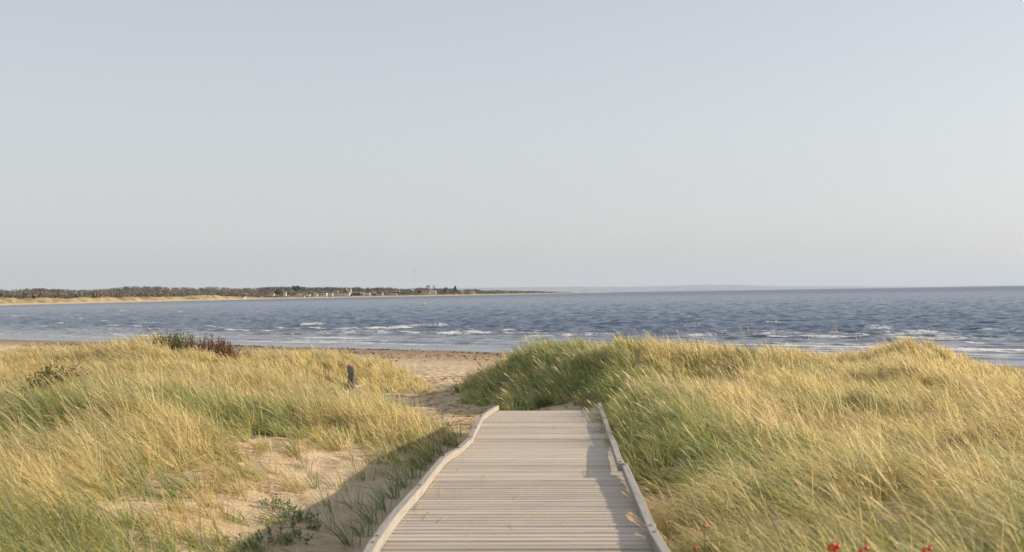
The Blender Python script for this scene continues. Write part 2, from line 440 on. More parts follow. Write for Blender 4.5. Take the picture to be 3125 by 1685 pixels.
fmask = maths(nt, 'MULTIPLY', fthr.outputs[0], maths(nt, 'MULTIPLY', af.outputs['Fac'], 1.6, clamp=True), clamp=True)
lk.new(mixc(nt, base, (0.72, 0.70, 0.67), fmask), b.inputs['Base Color'])
rg = N(nt, 'ShaderNodeMapRange'); rg.inputs[3].default_value = 0.12; rg.inputs[4].default_value = 0.8; lk.new(fmask, rg.inputs[0]); lk.new(rg.outputs[0], b.inputs['Roughness'])
b.inputs['IOR'].default_value = 1.333
hh = maths(nt, 'ADD', maths(nt, 'MULTIPLY', w1.outputs['Fac'], 0.16), maths(nt, 'MULTIPLY', w3.outputs['Fac'], 0.05))
hh = maths(nt, 'MULTIPLY', hh, maths(nt, 'SUBTRACT', 1.0, maths(nt, 'MULTIPLY', ash.outputs['Fac'], 0.9)))
aos = N(nt, 'ShaderNodeAttribute', attribute_name='open_sea')      # farther out the small waves are carried by the bump, not by the mesh
hh = maths(nt, 'MULTIPLY', hh, maths(nt, 'ADD', 1.0, maths(nt, 'MULTIPLY', aos.outputs['Fac'], 2.2)))
bp = N(nt, 'ShaderNodeBump', i_Strength=1.0, i_Distance=1.0); lk.new(hh, bp.inputs['Height']); lk.new(bp.outputs[0], b.inputs['Normal'])
dif = N(nt, 'ShaderNodeBsdfDiffuse'); lk.new(mixc(nt, (0.094, 0.132, 0.206), (0.150, 0.192, 0.272), w2.outputs['Fac']), dif.inputs[0])  # two blues paint in the light and dark of unresolved wave facets
mso = N(nt, 'ShaderNodeMixShader'); lk.new(maths(nt, 'MULTIPLY', maths(nt, 'ADD', 0.22, maths(nt, 'MULTIPLY', aos.outputs['Fac'], 0.48)), maths(nt, 'SUBTRACT', 1.0, ash.outputs['Fac'])), mso.inputs[0])
lk.new(b.outputs[0], mso.inputs[1]); lk.new(dif.outputs[0], mso.inputs[2]); lk.new(mso.outputs[0], out.inputs[0])
sea_me = grid_np('sea', WX + DX, WY + DY, WZ, attrs={'foam': foam.ravel(), 'shallow': shal.ravel(), 'open_sea': smooth(-120, -1300, S).ravel()})
sea = tag(link('sea', sea_me, M_SEA), 'choppy blue grey sea with white breakers', 'sea', kind='structure')

# ------------------------------------------------------------------ far shore
fpx = np.arange(-900, 1876, 6.0)
fD = np.interp(fpx, far_shore_px[:, 0], far_shore_px[:, 1])
sky_pts = np.array([(-900, 890), (0, 882), (40, 884), (100, 879.5), (180, 882), (240, 885), (330, 880.5), (370, 876), (400, 872.5), (500, 873.5), (540, 877), (570, 875), (600, 880),
 (640, 873.5), (690, 876), (705, 880), (740, 879), (780, 877), (840, 875), (880, 875), (905, 872.5), (950, 877.5), (1000, 875), (1060, 877.5), (1095, 876), (1112, 881), (1150, 876.5),
 (1190, 876.5), (1222, 881), (1245, 881), (1262, 877.5), (1285, 877.5), (1320, 879), (1352, 880), (1385, 880), (1404, 885), (1430, 882), (1470, 882.5), (1520, 884.5), (1545, 887), (1575, 885), (1602, 888), (1622, 887), (1672, 890), (1700, 891.5), (1875, 893)], float)
dune_pts = np.array([(-900, 8), (0, 7.8), (100, 7.2), (400, 7), (520, 7.5), (640, 8.2), (700, 7), (760, 5), (820, 4.6), (900, 3.6), (1300, 3.4), (1450, 4.0), (1550, 3.2), (1700, 2.2), (1850, 0.9), (1875, 0.3)], float)
def eyeline(x): return 888.5 - 0.0155 * (x - 1850)
def yz(x, y, D): return EYE + (eyeline(x) - y) / F * D
cross = np.array([-40, -12, 0, 6, 14, 24, 34, 46, 60, 80, 110, 160, 230, 320, 500, 900], float)
LX, LY, LZ = [], [], []
for x, D in zip(fpx, fD):
    skz = yz(x, np.interp(x, sky_pts[:, 0], sky_pts[:, 1]), D + 260)
    dz = np.interp(x, dune_pts[:, 0], dune_pts[:, 1])
    back = max(dz, skz - 11)
    zs = np.interp(cross, [-40, 0, 16, 40, 60, 90, 300, 500, 900], [-3, 0.1, 1.3, dz * .8, dz, dz * .92, back, back, back - 10])
    if x > 1690:
        zs = np.minimum(zs, dz + 0.0 * zs)
    jit = (fbm(np.full_like(cross, x * 0.05), cross * 0.08, 41, 3) - 0.5) * np.where((cross > 20) & (cross < 110), dz * 0.55, 0)
    zs = zs + jit
    rowx = []; rowy = []
    for c in cross:
        p = at(x, 900, D + c * (1.0 if x < 1400 else 1.5)); rowx.append(p.x); rowy.append(p.y)
    LX.append(rowx); LY.append(rowy); LZ.append(zs)
LX, LY, LZ = np.array(LX), np.array(LY), np.array(LZ)
M_FAR, nt, nd, lk = new_mat('far_dune_grass')
out = N(nt, 'ShaderNodeOutputMaterial'); b = N(nt, 'ShaderNodeBsdfPrincipled')
geo = N(nt, 'ShaderNodeNewGeometry'); sep = N(nt, 'ShaderNodeSeparateXYZ'); lk.new(geo.outputs['Position'], sep.inputs[0])
n1 = N(nt, 'ShaderNodeTexNoise', i_Scale=0.045, i_Detail=5.0, i_Roughness=0.65); lk.new(geo.outputs['Position'], n1.inputs['Vector'])
c1 = ramp(nt, [(0.36, (0.12, 0.10, 0.06)), (0.45, (0.26, 0.21, 0.10)), (0.56, (0.36, 0.28, 0.14)), (0.64, (0.46, 0.36, 0.24))], n1.outputs['Fac'])
mr = N(nt, 'ShaderNodeMapRange'); mr.inputs[1].default_value = 1.0; mr.inputs[2].default_value = 2.2; mr.inputs[3].default_value = 1; mr.inputs[4].default_value = 0; lk.new(sep.outputs[2], mr.inputs[0])
lk.new(mixc(nt, c1.outputs[0], (0.46, 0.36, 0.245), mr.outputs[0]), b.inputs['Base Color']); b.inputs['Roughness'].default_value = 0.95; b.inputs['Specular IOR Level'].default_value = 0.1
lk.new(b.outputs[0], out.inputs[0])
# the earth curves away
LZc = LZ - (LX ** 2 + LY ** 2) / (2 * RE)
far_land = tag(link('far_shore', grid_np('far_shore', LX, LY, LZc), M_FAR), 'far shore of sandy dunes and yellow grass across the bay', 'shore', kind='structure')

def far_ground(x, s):
    D = np.interp(x, far_shore_px[:, 0], far_shore_px[:, 1])
    skz = yz(x, np.interp(x, sky_pts[:, 0], sky_pts[:, 1]), D + 260)
    dz = np.interp(x, dune_pts[:, 0], dune_pts[:, 1])
    back = max(dz, skz - 11)
    z = np.interp(s, [-40, 0, 16, 40, 60, 90, 300, 500, 900], [-3, 0.1, 1.3, dz * .8, dz, dz * .92, back, back, back - 10])
    return D, z, skz

M_LEAF_FAR = foliage_mat('far_leaves', 0.2, 0.8)
def crown_points(n, rx, rz, r):
    d = r.normal(size=(n, 3)); d /= np.linalg.norm(d, axis=1)[:, None]
    rad = 0.55 + 0.5 * r.random(n) ** 0.6
    return d * rad[:, None] * np.array([rx, rx, rz])
def leaf_quads(cent, size, r, flat=0.0):
    n = len(cent)
    a = r.normal(size=(n, 3)); a /= np.linalg.norm(a, axis=1)[:, None]
    t = r.normal(size=(n, 3)); b_ = np.cross(a, t); b_ /= np.linalg.norm(b_, axis=1)[:, None]
    s = (size * (0.6 + 0.8 * r.random(n)))[:, None]
    v = np.stack([cent - a * s, cent - b_ * s * 0.55, cent + a * s, cent + b_ * s * 0.55], 1)
    return v.reshape(-1, 3)
tv, tc_ = [], []
rt = np.random.default_rng(5)
pal = np.array([(0.20, 0.180, 0.150), (0.165, 0.175, 0.140), (0.225, 0.182, 0.160), (0.150, 0.158, 0.150), (0.245, 0.175, 0.150), (0.185, 0.180, 0.140)])  # leaf colours paled and greyed, so part of the distant haze is painted in
nt_ = 0
for k in range(3100):
    x = rt.uniform(-140, 1690) if k < 2400 else rt.uniform(1340, 1800)
    village = 800 < x < 1460
    s = 62 + 260 * rt.random() ** (1.0 if not village else 0.55)
    if x > 1460: s = 70 + 150 * rt.random()
    if village and s < 150 and rt.random() < 0.55: continue
    D, gz, skz = far_ground(x, s)
    p = at(x, 900, D + s)
    tfac = np.clip((s - 60) / 240, 0, 1)
    dz = np.interp(x, dune_pts[:, 0], dune_pts[:, 1])
    skzp = yz(x, np.interp(x, sky_pts[:, 0], sky_pts[:, 1]), D + s)
    h = rt.uniform(4.5, 7.5) + 6.5 * tfac * rt.random()
    top = min(gz + h, skzp - abs(rt.normal(0, 0.6)))
    if top - gz < (2.5 if x < 1640 else .8): continue
    if tfac > .7 and rt.random() < .8: top = skzp - abs(rt.normal(0, 0.9))
    hh_ = top - gz
    rx = rt.uniform(3.0, 6.0) * (1.0 if x < 1350 else 1.5); rz = min(hh_ * 0.55, 5.5)
    n = 64
    c = crown_points(n, rx, rz, rt) + np.array([p.x, p.y, top - rz * 0.95 - (p.y ** 2) / (2 * RE)])
    tv.append(leaf_quads(c, np.full(n, 1.05 if x < 800 else 1.35), rt))
    col = pal[rt.integers(len(pal))] * rt.uniform(0.75, 1.25)
    tc_.append(np.tile(col, (n * 4, 1)) * (0.8 + 0.4 * rt.random((n, 1)).repeat(4, 0)))
for k in range(420):                                                  # low scrub between the far houses and the beach
    x = rt.uniform(770, 1560); s_ = rt.uniform(30, 105)
    D, gz, skz = far_ground(x, s_)
    p = at(x, 900, D + s_); n = 26
    rx = rt.uniform(1.6, 4.2); hh_ = rt.uniform(1.0, 2.4)
    c = crown_points(n, rx, hh_ * .6, rt) + np.array([p.x, p.y, gz + hh_ * .4 - (p.y ** 2) / (2 * RE)])
    tv.append(leaf_quads(c, np.full(n, .8), rt))
    tc_.append(np.tile((pal[rt.integers(len(pal))] * .6 + np.array((.05, .055, .02))) * rt.uniform(.75, 1.25), (n * 4, 1)))
tv = np.concatenate(tv); tc_ = np.concatenate(tc_)
wood = link('far_woodland', quads_np('far_woodland', tv, np.arange(len(tv)), cols=tc_), M_LEAF_FAR)
tag(wood, 'dark green and brown wood behind the dunes on the far shore', 'wood', kind='stuff')

M_BARK = simple('bark', (0.10, 0.075, 0.05), 0.9, 0.3, 2.0)
def far_tree(name, x, ytop, ybase, D, rx_px, label, col, kind='round', n=150, group=None):
    base = at(x, ybase, D); top = at(x, ytop, D)
    H = top.z - base.z; rx = rx_px / F * D
    root = empty(name, base, label, 'tree', group)
    mb = MB(); rs = []
    for z, r0 in ((-3, .35), (H * .4, .25), (H * .8, .12)):
        rs.append([(r0 * math.cos(a) , r0 * math.sin(a), z) for a in [i * math.pi / 3 for i in range(6)]])
    mb.loft(rs); mb.build('trunk', M_BARK, root)
    r = np.random.default_rng(int(x))
    if kind == 'cone':
        t = r.random(n) ** 0.75; a = r.uniform(0, 6.28, n); rad = rx * (1 - t) * (0.5 + 0.6 * r.random(n)) + 0.15
        c = np.stack([rad * np.cos(a), rad * np.sin(a), H * (0.12 + 0.86 * t)], 1)
    elif kind == 'sparse':
        cs = [crown_points(n // 4, rx * .45, rx * .28, r) + np.array([r.uniform(-.6, .6) * rx, r.uniform(-.5, .5) * rx, H * q]) for q in (.62, .78, .9, .95)]
        c = np.concatenate(cs)
    else:
        c = crown_points(n, rx, H * .4, r) + np.array([0, 0, H * .6])
    v = leaf_quads(c, np.full(len(c), 0.22 * rx if kind != 'cone' else .28 * rx), r)
    cc = np.tile(col, (len(v), 1)) * (0.75 + 0.5 * r.random((len(c), 1)).repeat(4, 0))
    link('crown', quads_np('crown', v, np.arange(len(v)), cols=cc), M_LEAF_FAR, root)
    return root
far_tree('conifer_tree', 1389, 871.5, 896, 2660, 8, 'dark pointed conifer standing alone above the far houses', (0.035, 0.05, 0.032), 'cone')
far_tree('pine_tree', 1307, 871.5, 892, 2480, 8, 'thin crowned tall pine behind the long grey roofed house', (0.075, 0.075, 0.04), 'sparse', 60)
far_tree('pine_tree', 1323, 873, 892, 2490, 6, 'second thin crowned pine just right of the tallest one', (0.075, 0.075, 0.04), 'sparse', 48)
far_tree('broadleaf_tree', 905, 871.8, 893, 2080, 11, 'big round dark tree topping the wood above the yellow hut', (0.035, 0.05, 0.04))
far_tree('broadleaf_tree', 848, 884, 901, 1960, 11, 'broad green tree beside the grey roofed cream house near the sand', (0.05, 0.068, 0.035))
far_tree('broadleaf_tree', 1095, 875, 897, 2250, 5, 'slim dark tree rising behind the dark low building', (0.04, 0.05, 0.035))
far_tree('broadleaf_tree', 1123, 877, 896, 2260, 6, 'purplish bare autumn tree behind the white balconied flats', (0.085, 0.07, 0.06))
far_tree('broadleaf_tree', 1360, 877, 897, 2600, 8, 'domed dark tree left of the pointed conifer', (0.045, 0.055, 0.038))
far_tree('broadleaf_tree', 1280, 886, 897.5, 2400, 7, 'low dark rounded tree left of the long grey roofed house', (0.035, 0.042, 0.045))
far_tree('broadleaf_tree', 1071, 899, 905, 2150, 4, 'small dark bush like tree below the pale tower', (0.03, 0.04, 0.035))

# houses on the far shore -----------------------------------------------------
def hmat(name, col, var=0.06): return simple(name, col, 0.8, var, 0.6)
MW = {'white': hmat('white_render', (0.66, 0.65, 0.62)), 'cream': hmat('cream_render', (0.72, 0.65, 0.50)), 'pink': hmat('pink_render', (0.62, 0.42, 0.34)),
      'ochre': hmat('ochre_render', (0.66, 0.46, 0.16)), 'red': hmat('red_boards', (0.36, 0.09, 0.07)), 'dark': hmat('dark_boards', (0.06, 0.06, 0.07)),
      'yellow': hmat('yellow_render', (0.70, 0.60, 0.28)), 'grey': hmat('grey_boards', (0.36, 0.36, 0.36)),
      'r_grey': hmat('grey_roofing', (0.24, 0.23, 0.23)), 'r_brown': hmat('brown_tiles', (0.26, 0.18, 0.14)), 'r_tan': hmat('tan_tiles', (0.46, 0.34, 0.24)),
      'r_red': hmat('red_tiles', (0.42, 0.16, 0.10)), 'r_dark': hmat('dark_roofing', (0.09, 0.085, 0.085)), 'r_white': hmat('white_fascia', (0.74, 0.73, 0.70)),
      'r_orange': hmat('orange_tiles', (0.60, 0.24, 0.11))}
M_GLASS = simple('window_glass', (0.05, 0.06, 0.07), 0.2, 0.1, 1.0, spec=0.5)
def house(name, label, x0, x1, ytop, yeave, ybase, off, wall, roof, form='ridge', win=0, cat='house', group='houses on the far shore'):
    xm = (x0 + x1) / 2
    D = np.interp(xm, far_shore_px[:, 0], far_shore_px[:, 1]) + off
    b0 = at(xm, ybase, D)
    k = D / F
    W = (x1 - x0) * k; he = (ybase - yeave) * k; hr = (ybase - ytop) * k
    dep = min(max(W * 0.7, 5), 11)
    root = empty(name, b0, label, cat, group)
    mb = MB(); mb.box(-W / 2, W / 2, 0, dep, -4, he)
    if form == 'gable':
        mb.add([(-W / 2, 0, he), (W / 2, 0, he), (0, 0, hr - .15), (-W / 2, dep, he), (W / 2, dep, he), (0, dep, hr - .15)], [(0, 1, 2), (3, 5, 4)])
    elif form == 'ridge':
        mb.add([(-W / 2, 0, he), (-W / 2, dep, he), (-W / 2, dep / 2, hr - .15), (W / 2, 0, he), (W / 2, dep, he), (W / 2, dep / 2, hr - .15)], [(0, 1, 2), (3, 5, 4)])
    mb.build('wall', MW[wall], root)
    rb = MB(); o = 0.35
    if form == 'gable':
        rb.loft([[(-W / 2 - o, yy, he - .25), (0, yy, hr), (W / 2 + o, yy, he - .25), (W / 2 + o, yy, he + .1), (0, yy, hr + .4), (-W / 2 - o, yy, he + .1)] for yy in (-o, dep + o)])
    elif form == 'ridge':
        rb.loft([[(xx, -o, he - .2), (xx, dep / 2, hr), (xx, dep + o, he - .2), (xx, dep + o, he + .1), (xx, dep / 2, hr + .35), (xx, -o, he + .1)] for xx in (-W / 2 - o, W / 2 + o)])
    else:
        rb.box(-W / 2 - o, W / 2 + o, -o, dep + o, he + .02, max(hr, he + .5))
    rb.build('roof', MW[roof], root)
    for i in range(win):
        cxw = -W / 2 + W * (i + .5) / win
        wb = MB(); ww = min(1.5, W / win * .3)
        wb.box(cxw - ww, cxw + ww, -0.06, 0.05, he * .42, he * .78); wb.build('window', M_GLASS, root)
    return root
house('beach_hut', 'small white hut standing alone on the far sand', 740.5, 746, 906.5, 908, 912.5, 18, 'white', 'r_white', 'flat', cat='hut', group=None)
house('house', 'house with orange red roof half hidden in the wood', 742, 751, 896, 898, 901.5, 90, 'white', 'r_orange')
house('house', 'cream cottage with low roof at the edge of the wood', 825, 836, 894.5, 897.5, 901.5, 70, 'cream', 'r_grey', win=2)
house('house', 'pale house with grey roof beside the broad green tree', 864, 873, 890.5, 893, 899, 95, 'white', 'r_grey', win=2)
house('house', 'little white house high on the slope among trees', 886, 892.5, 887.5, 889, 893, 180, 'white', 'r_brown')
house('beach_hut', 'long low ochre yellow hut just above the far beach', 919, 929.5, 901.7, 903, 906.5, 32, 'ochre', 'r_tan', 'flat', cat='hut', group=None)
house('shed', 'plain white shed left of the white gabled house', 940, 946, 898.5, 900, 904, 45, 'white', 'r_white', 'flat', cat='shed', group=None)
house('house', 'white house showing its steep gable to the sea', 957, 969, 892.8, 897.2, 902.5, 60, 'white', 'r_grey', 'gable', 1)
house('house', 'white two storey house with flat brown roof and row of windows', 976, 996.5, 893.8, 895.2, 903, 55, 'white', 'r_brown', 'flat', 4)
house('house', 'stepped cream house between the two storey house and the long block', 998, 1015, 894.5, 896.8, 903, 50, 'cream', 'r_grey', 'ridge', 3)
house('hotel', 'long white block with flat roof and continuous row of windows', 1017.5, 1066.5, 892.6, 893.8, 899, 60, 'white', 'r_dark', 'flat', 14, 'building')
house('house', 'small yellow house peeping over the long white block', 1015, 1031, 888, 890, 895, 120, 'yellow', 'r_tan', 'flat')
house('house', 'tall steep gabled red house with pale roof slope', 1047, 1063, 881, 891.5, 896, 110, 'red', 'r_tan', 'gable', 1)
house('tower', 'slim pale tower at the end of the long white block', 1067.8, 1071.2, 883.6, 881.8, 897, 80, 'cream', 'r_white', 'flat', 0, 'tower', None)
house('house', 'dark low building with white roof edge', 1076, 1099, 893, 894.3, 900.5, 60, 'dark', 'r_white', 'flat', 3)
house('house', 'pinkish house left of the white balconied flats', 1099, 1110.5, 893, 895, 902, 50, 'pink', 'r_tan', 'ridge', 2)
house('house', 'white balconied flats over a dark ground floor', 1111, 1128.5, 892.2, 893.5, 898, 62, 'white', 'r_brown', 'flat', 5)
house('barn', 'dark wooden barn with broad tan roof', 1136, 1147.5, 889.8, 896, 901.5, 70, 'dark', 'r_tan', 'ridge', 0, 'barn')
house('house', 'narrow white gable end with tall pointed top', 1164, 1169.5, 892.5, 896.5, 902, 45, 'white', 'r_white', 'gable')
house('shed', 'bright red shed beside the low pink house', 1183, 1190, 896.5, 898, 901.5, 45, 'red', 'r_red', 'ridge', 0, 'shed', None)
house('house', 'low pink house near the water', 1190.5, 1211, 896, 897.5, 901.5, 42, 'pink', 'r_tan', 'ridge', 4)
house('house', 'white framed modern house with dark glass front', 1192, 1219, 889.2, 890.6, 897, 90, 'dark', 'r_white', 'flat', 4)
house('house', 'long house under wide grey brown roof', 1284, 1311, 886.8, 892.5, 896.5, 100, 'white', 'r_brown', 'ridge', 4)
house('house', 'white house with tan roof beside the long grey roofed one', 1312.5, 1331, 887, 891.5, 897, 80, 'white', 'r_tan', 'ridge', 2)
house('house', 'little cream house right of the pointed conifer', 1405, 1416, 887.5, 889.5, 893.5, 100, 'cream', 'r_tan', 'ridge', 1)
house('house', 'low pale walled house on the grassy bank', 1433, 1449, 889.8, 891, 895.5, 70, 'cream', 'r_white', 'flat', 3)
house('house', 'white house with grey roof out on the low headland', 1530, 1549, 886.6, 889.5, 894.5, 90, 'white', 'r_grey', 'ridge', 3)
house('cottage', 'tiny white cottage below the headland wood', 1577, 1584, 890, 891.5, 894.5, 70, 'white', 'r_white', 'flat', 1)
house('cottage', 'pinkish cottage with dark roof near the headland tip', 1684, 1694, 889.6, 891, 893.8, 60, 'pink', 'r_brown', 'ridge', 1)
house('cottage', 'last white cottage out at the headland tip', 1779, 1785, 890.6, 891.6, 894, 30, 'white', 'r_white', 'flat', 0)

# radio mast
mD = 2600
mb0 = at(1265, 893, mD); mt = at(1265, 818.5, mD)
mast = empty('radio_mast', mb0, 'tall thin lattice radio mast rising from the wood', 'mast')
M_STEEL = simple('galvanised_steel', (0.32, 0.33, 0.35), 0.5, 0.1, 1.0)
mb = MB(); H = mt.z - mb0.z
for a in range(3):
    x_, y_ = .75 * math.cos(a * 2.094 + .5), .75 * math.sin(a * 2.094 + .5)
    mb.box(x_ - .05, x_ + .05, y_ - .05, y_ + .05, -6, H)
for i in range(int(H / 2.2) if True else 0):
    z = i * 2.2
    for a in range(3):
        p = Vector((.75 * math.cos(a * 2.094 + .5), .75 * math.sin(a * 2.094 + .5), z)); q = Vector((.75 * math.cos((a + 1) * 2.094 + .5), .75 * math.sin((a + 1) * 2.094 + .5), z + 2.2))
        mb.add([p + Vector((0, 0, -.03)), q + Vector((0, 0, -.03)), q + Vector((0, 0, .03)), p + Vector((0, 0, .03)), p + Vector((.05, .05, 0)), q + Vector((.05, .05, 0))], [(0, 1, 2, 3), (0, 1, 5, 4)])
mb.build('lattice', M_STEEL, mast)
for dz_, dx_ in ((-2.0, .6), (-8.0, -1.0), (-5.0, .9)):
    ab = MB(); ab.loft([[(dx_ + .55 * math.cos(t * 1.047), -.9 + .55 * math.sin(t * 1.047), H + dz_ + q) for t in range(6)] for q in (-1.3, 1.3)])
    ab.build('antenna', M_STEEL, mast)

# buoy
bp_ = at_z(1294, 930, 0)
buoy = empty('buoy', (bp_.x, bp_.y, -0.02), 'tiny yellow buoy floating far out on the bay', 'buoy')
M_BUOY = simple('buoy_yellow', (0.75, 0.50, 0.08), 0.5, 0.05)
mb = MB(); mb.loft([[(r_0 * math.cos(t * .785), r_0 * math.sin(t * .785), z) for t in range(8)] for z, r_0 in ((-.4, .3), (0, .5), (.35, .5), (.6, .2), (1.3, .08))]); mb.build('float', M_BUOY, buoy)
mb = MB(); mb.box(-.2, .2, -.2, .2, 1.3, 1.6); mb.build('topmark', M_BUOY, buoy)

# far blue hills ---------------------------------------------------------------
hx = np.array([(1380, 879), (1500, 877.5), (1600, 876.5), (1750, 875), (1850, 875), (1950, 875), (2020, 873.5), (2080, 870.5), (2150, 868.3), (2200, 869.5), (2240, 868.8), (2290, 870.5), (2350, 873), (2450, 874), (2600, 873.5), (2750, 874.5), (2900, 874), (3020, 873.5), (3125, 874)], float)
hD = 42000.0
drop = hD * hD / (2 * RE)
px_ = np.arange(1380, 3130, 8.0)
Xs, Ys, Zs = [], [], []
for x in px_:
    ytop = np.interp(x, hx[:, 0], hx[:, 1]) + 0.5 * (vnoise(x * .05, 0.3, 8) - .5)
    fade = smooth(1380, 1500, x) * smooth(3120, 2700, x) if x > 2700 else smooth(1380, 1500, x)
    top = max(yz(x, ytop, hD), -10)
    rowx, rowy, rowz = [], [], []
    for dd, q in ((0, -.2), (600, .05), (1500, .35), (3000, .8), (4000, 1.0), (6000, .6), (8000, 0)):
        p = at(x, 880, hD - 4000 + dd)
        rowx.append(p.x); rowy.append(p.y); rowz.append(-drop + q * max(0.0, (top + drop)) * (1 + .15 * (vnoise(x * .03, dd * .01, 9) - .5) * (q != 1)) - (20 if q < 0 else 0))
    Xs.append(rowx); Ys.append(rowy); Zs.append(rowz)
hills = tag(link('hills', grid_np('hills', np.array(Xs), np.array(Ys), np.array(Zs)), simple('hill_woods', (0.10, 0.125, 0.12), 0.95, 0.4, 0.002)), 'faint blue hills on the horizon beyond the sea', 'hills', kind='structure')

# haze -------------------------------------------------------------------------
mb = MB(); mb.box(-60000, 60000, -600, 54000, -400, 620)
M_HAZE, nt, nd, lk = new_mat('haze_air')
out = N(nt, 'ShaderNodeOutputMaterial'); pv = N(nt, 'ShaderNodeVolumePrincipled')
pv.inputs['Color'].default_value = (0.56, 0.64, 0.75, 1); pv.inputs['Density'].default_value = 2.8e-5; pv.inputs['Anisotropy'].default_value = 0.1
lk.new(pv.outputs[0], out.inputs['Volume'])
tag(mb.build('haze', M_HAZE), 'thin sea haze that fades the far shore', 'haze', kind='stuff')

# ------------------------------------------------------------------ boardwalk
ST = [(1254, 1523, 1826, 16.9), (1287, 1474, 1836, 14.4), (1322, 1457, 1845, 13.2), (1354, 1443, 1858, 12.2), (1389, 1406, 1867, 11.1), (1417, 1362, 1874, 10.0),
      (1462, 1330, 1900, 8.9), (1514, 1289, 1927, 8.0), (1619, 1195, 1967, 6.66), (1685, 1160, 1990, 6.12)]
stL = [at(xl, y, D) for y, xl, xr, D in ST]; stR = [at(xr, y, D) for y, xl, xr, D in ST]
dY = np.array([s[3] for s in ST][::-1])
LXs = np.array([p.x for p in stL][::-1]); LZs = np.array([p.z for p in stL][::-1])
RXs = np.array([p.x for p in stR][::-1]); RZs = np.array([p.z for p in stR][::-1])
dY = np.r_[[-6, 3], dY]; LXs = np.r_[[-0.90, -0.87], LXs]; RXs = np.r_[[0.86, 0.87], RXs]
zn = (LZs[0] + RZs[0]) / 2
LZs = np.r_[[zn + .06, zn + .03], LZs]; RZs = np.r_[[zn + .06, zn + .03], RZs]
def deck_edges(y):
    # small smoothing of the piecewise profile
    ys = np.array([y - .45, y - .2, y, y + .2, y + .45]); ww = np.array([.15, .2, .3, .2, .15])
    ys = np.clip(ys, dY[0], dY[-1])
    return [float((np.interp(ys, dY, a) * ww).sum()) for a in (LXs, LZs, RXs, RZs)]
walk = empty('boardwalk', (0, 0, zn), 'grey weathered plank boardwalk running down to the sand path', 'boardwalk')
walk_z = zn
END = 16.9; PITCH_P = 0.105
M_DECK, nt, nd, lk = new_mat('weathered_planks')
out = N(nt, 'ShaderNodeOutputMaterial'); b = N(nt, 'ShaderNodeBsdfPrincipled')
ta = N(nt, 'ShaderNodeAttribute', attribute_name='tint'); geo = N(nt, 'ShaderNodeNewGeometry')
mp = N(nt, 'ShaderNodeMapping'); mp.inputs['Scale'].default_value = (2.2, 55.0, 30.0); lk.new(geo.outputs['Position'], mp.inputs['Vector'])
g1 = N(nt, 'ShaderNodeTexNoise', i_Scale=1.0, i_Detail=6.0, i_Roughness=0.65); lk.new(mp.outputs[0], g1.inputs['Vector'])
g2 = N(nt, 'ShaderNodeTexNoise', i_Scale=1.1, i_Detail=5.0, i_Roughness=0.6); lk.new(geo.outputs['Position'], g2.inputs['Vector'])
gr = ramp(nt, [(0.25, (0.62, 0.60, 0.58)), (0.5, (0.98, 0.97, 0.96)), (0.75, (1.2, 1.19, 1.17))], g1.outputs['Fac'])
c = mixc(nt, ta.outputs['Color'], gr.outputs[0], 0.85, 'MULTIPLY')
sm_ = ramp(nt, [(0.46, (0, 0, 0)), (0.64, (1, 1, 1))], g2.outputs['Fac'])
c = mixc(nt, c, (0.47, 0.395, 0.31), maths(nt, 'MULTIPLY', sm_.outputs[0], 0.5))      # blown sand on the boards
lk.new(c, b.inputs['Base Color']); b.inputs['Roughness'].default_value = 0.85; b.inputs['Specular IOR Level'].default_value = 0.2
bp = N(nt, 'ShaderNodeBump', i_Strength=0.5, i_Distance=0.004); lk.new(g1.outputs['Fac'], bp.inputs['Height']); lk.new(bp.outputs[0], b.inputs['Normal'])
lk.new(b.outputs[0], out.inputs[0])
rp = np.random.default_rng(21)
dv, df, dc = [], [], []
y = -5.9
RW = 0.062       # rail width
NX = 7
while y < END - 0.09:
    sandy = 0.5 * math.exp(-((y - 10.8) / 1.6) ** 2) + 0.35 * math.exp(-((y - 15.5) / 1.5) ** 2)
    gap = (0.030 if y < 8.9 else 0.008) * (1 - 1.0 * sandy) + 0.0016 * rp.normal()
    gap = max(gap, .006)
    wd = PITCH_P - gap
    kf = 1.0 if y < 9 else 0.4
    dz0 = 0.0014 * kf * rp.normal(); tilt = 0.003 * kf * rp.normal(); cup = abs(0.003 * rp.normal())
    ex0, ex1 = RW + .02 + .012 * rp.random(), RW + .02 + .012 * rp.random()
    base = np.array((0.49, 0.425, 0.355)) * (1 + 0.10 * rp.normal()) * np.array((1 + .03 * rp.normal(), 1, 1 - .03 * rp.normal()))
    prof = [(0, -.028), (0, -.007), (.006, 0.0), (wd * .5, -cup), (wd - .006, 0.0), (wd, -.007), (wd, -.028)]
    o = len(dv); n = len(prof)
    for i in range(NX):
        t = i / (NX - 1)
        for (py, pz) in prof:
            yy = y + py + .002 * rp.normal() * 0
            lx, lz, rx, rz = deck_edges(yy)
            x_ = (lx - ex0) * (1 - t) + (rx + ex1) * t
            z_ = lz * (1 - t) + rz * t
            dv.append((x_, yy, z_ + pz + dz0 + tilt * (t - .5) - walk_z)); 
            shade = 0.55 if pz < -.004 else 1.0
            dc.append(base)
    for i in range(NX - 1):
        for j in range(n):
            a = o + i * n + j; b2 = o + i * n + (j + 1) % n
            df.append((a, a + n, b2 + n, b2))
    df.append(tuple(o + j for j in range(n))); df.append(tuple(o + (NX - 1) * n + j for j in reversed(range(n))))
    y += PITCH_P + .002 * rp.normal()
me = bpy.data.meshes.new('deck'); me.from_pydata(dv, [], df)
a_ = me.color_attributes.new('tint', 'FLOAT_COLOR', 'POINT'); c4 = np.ones((len(dv), 4), np.float32); c4[:, :3] = np.array(dc); a_.data.foreach_set('color', c4.ravel())
me.update(); link('deck', me, M_DECK, walk)

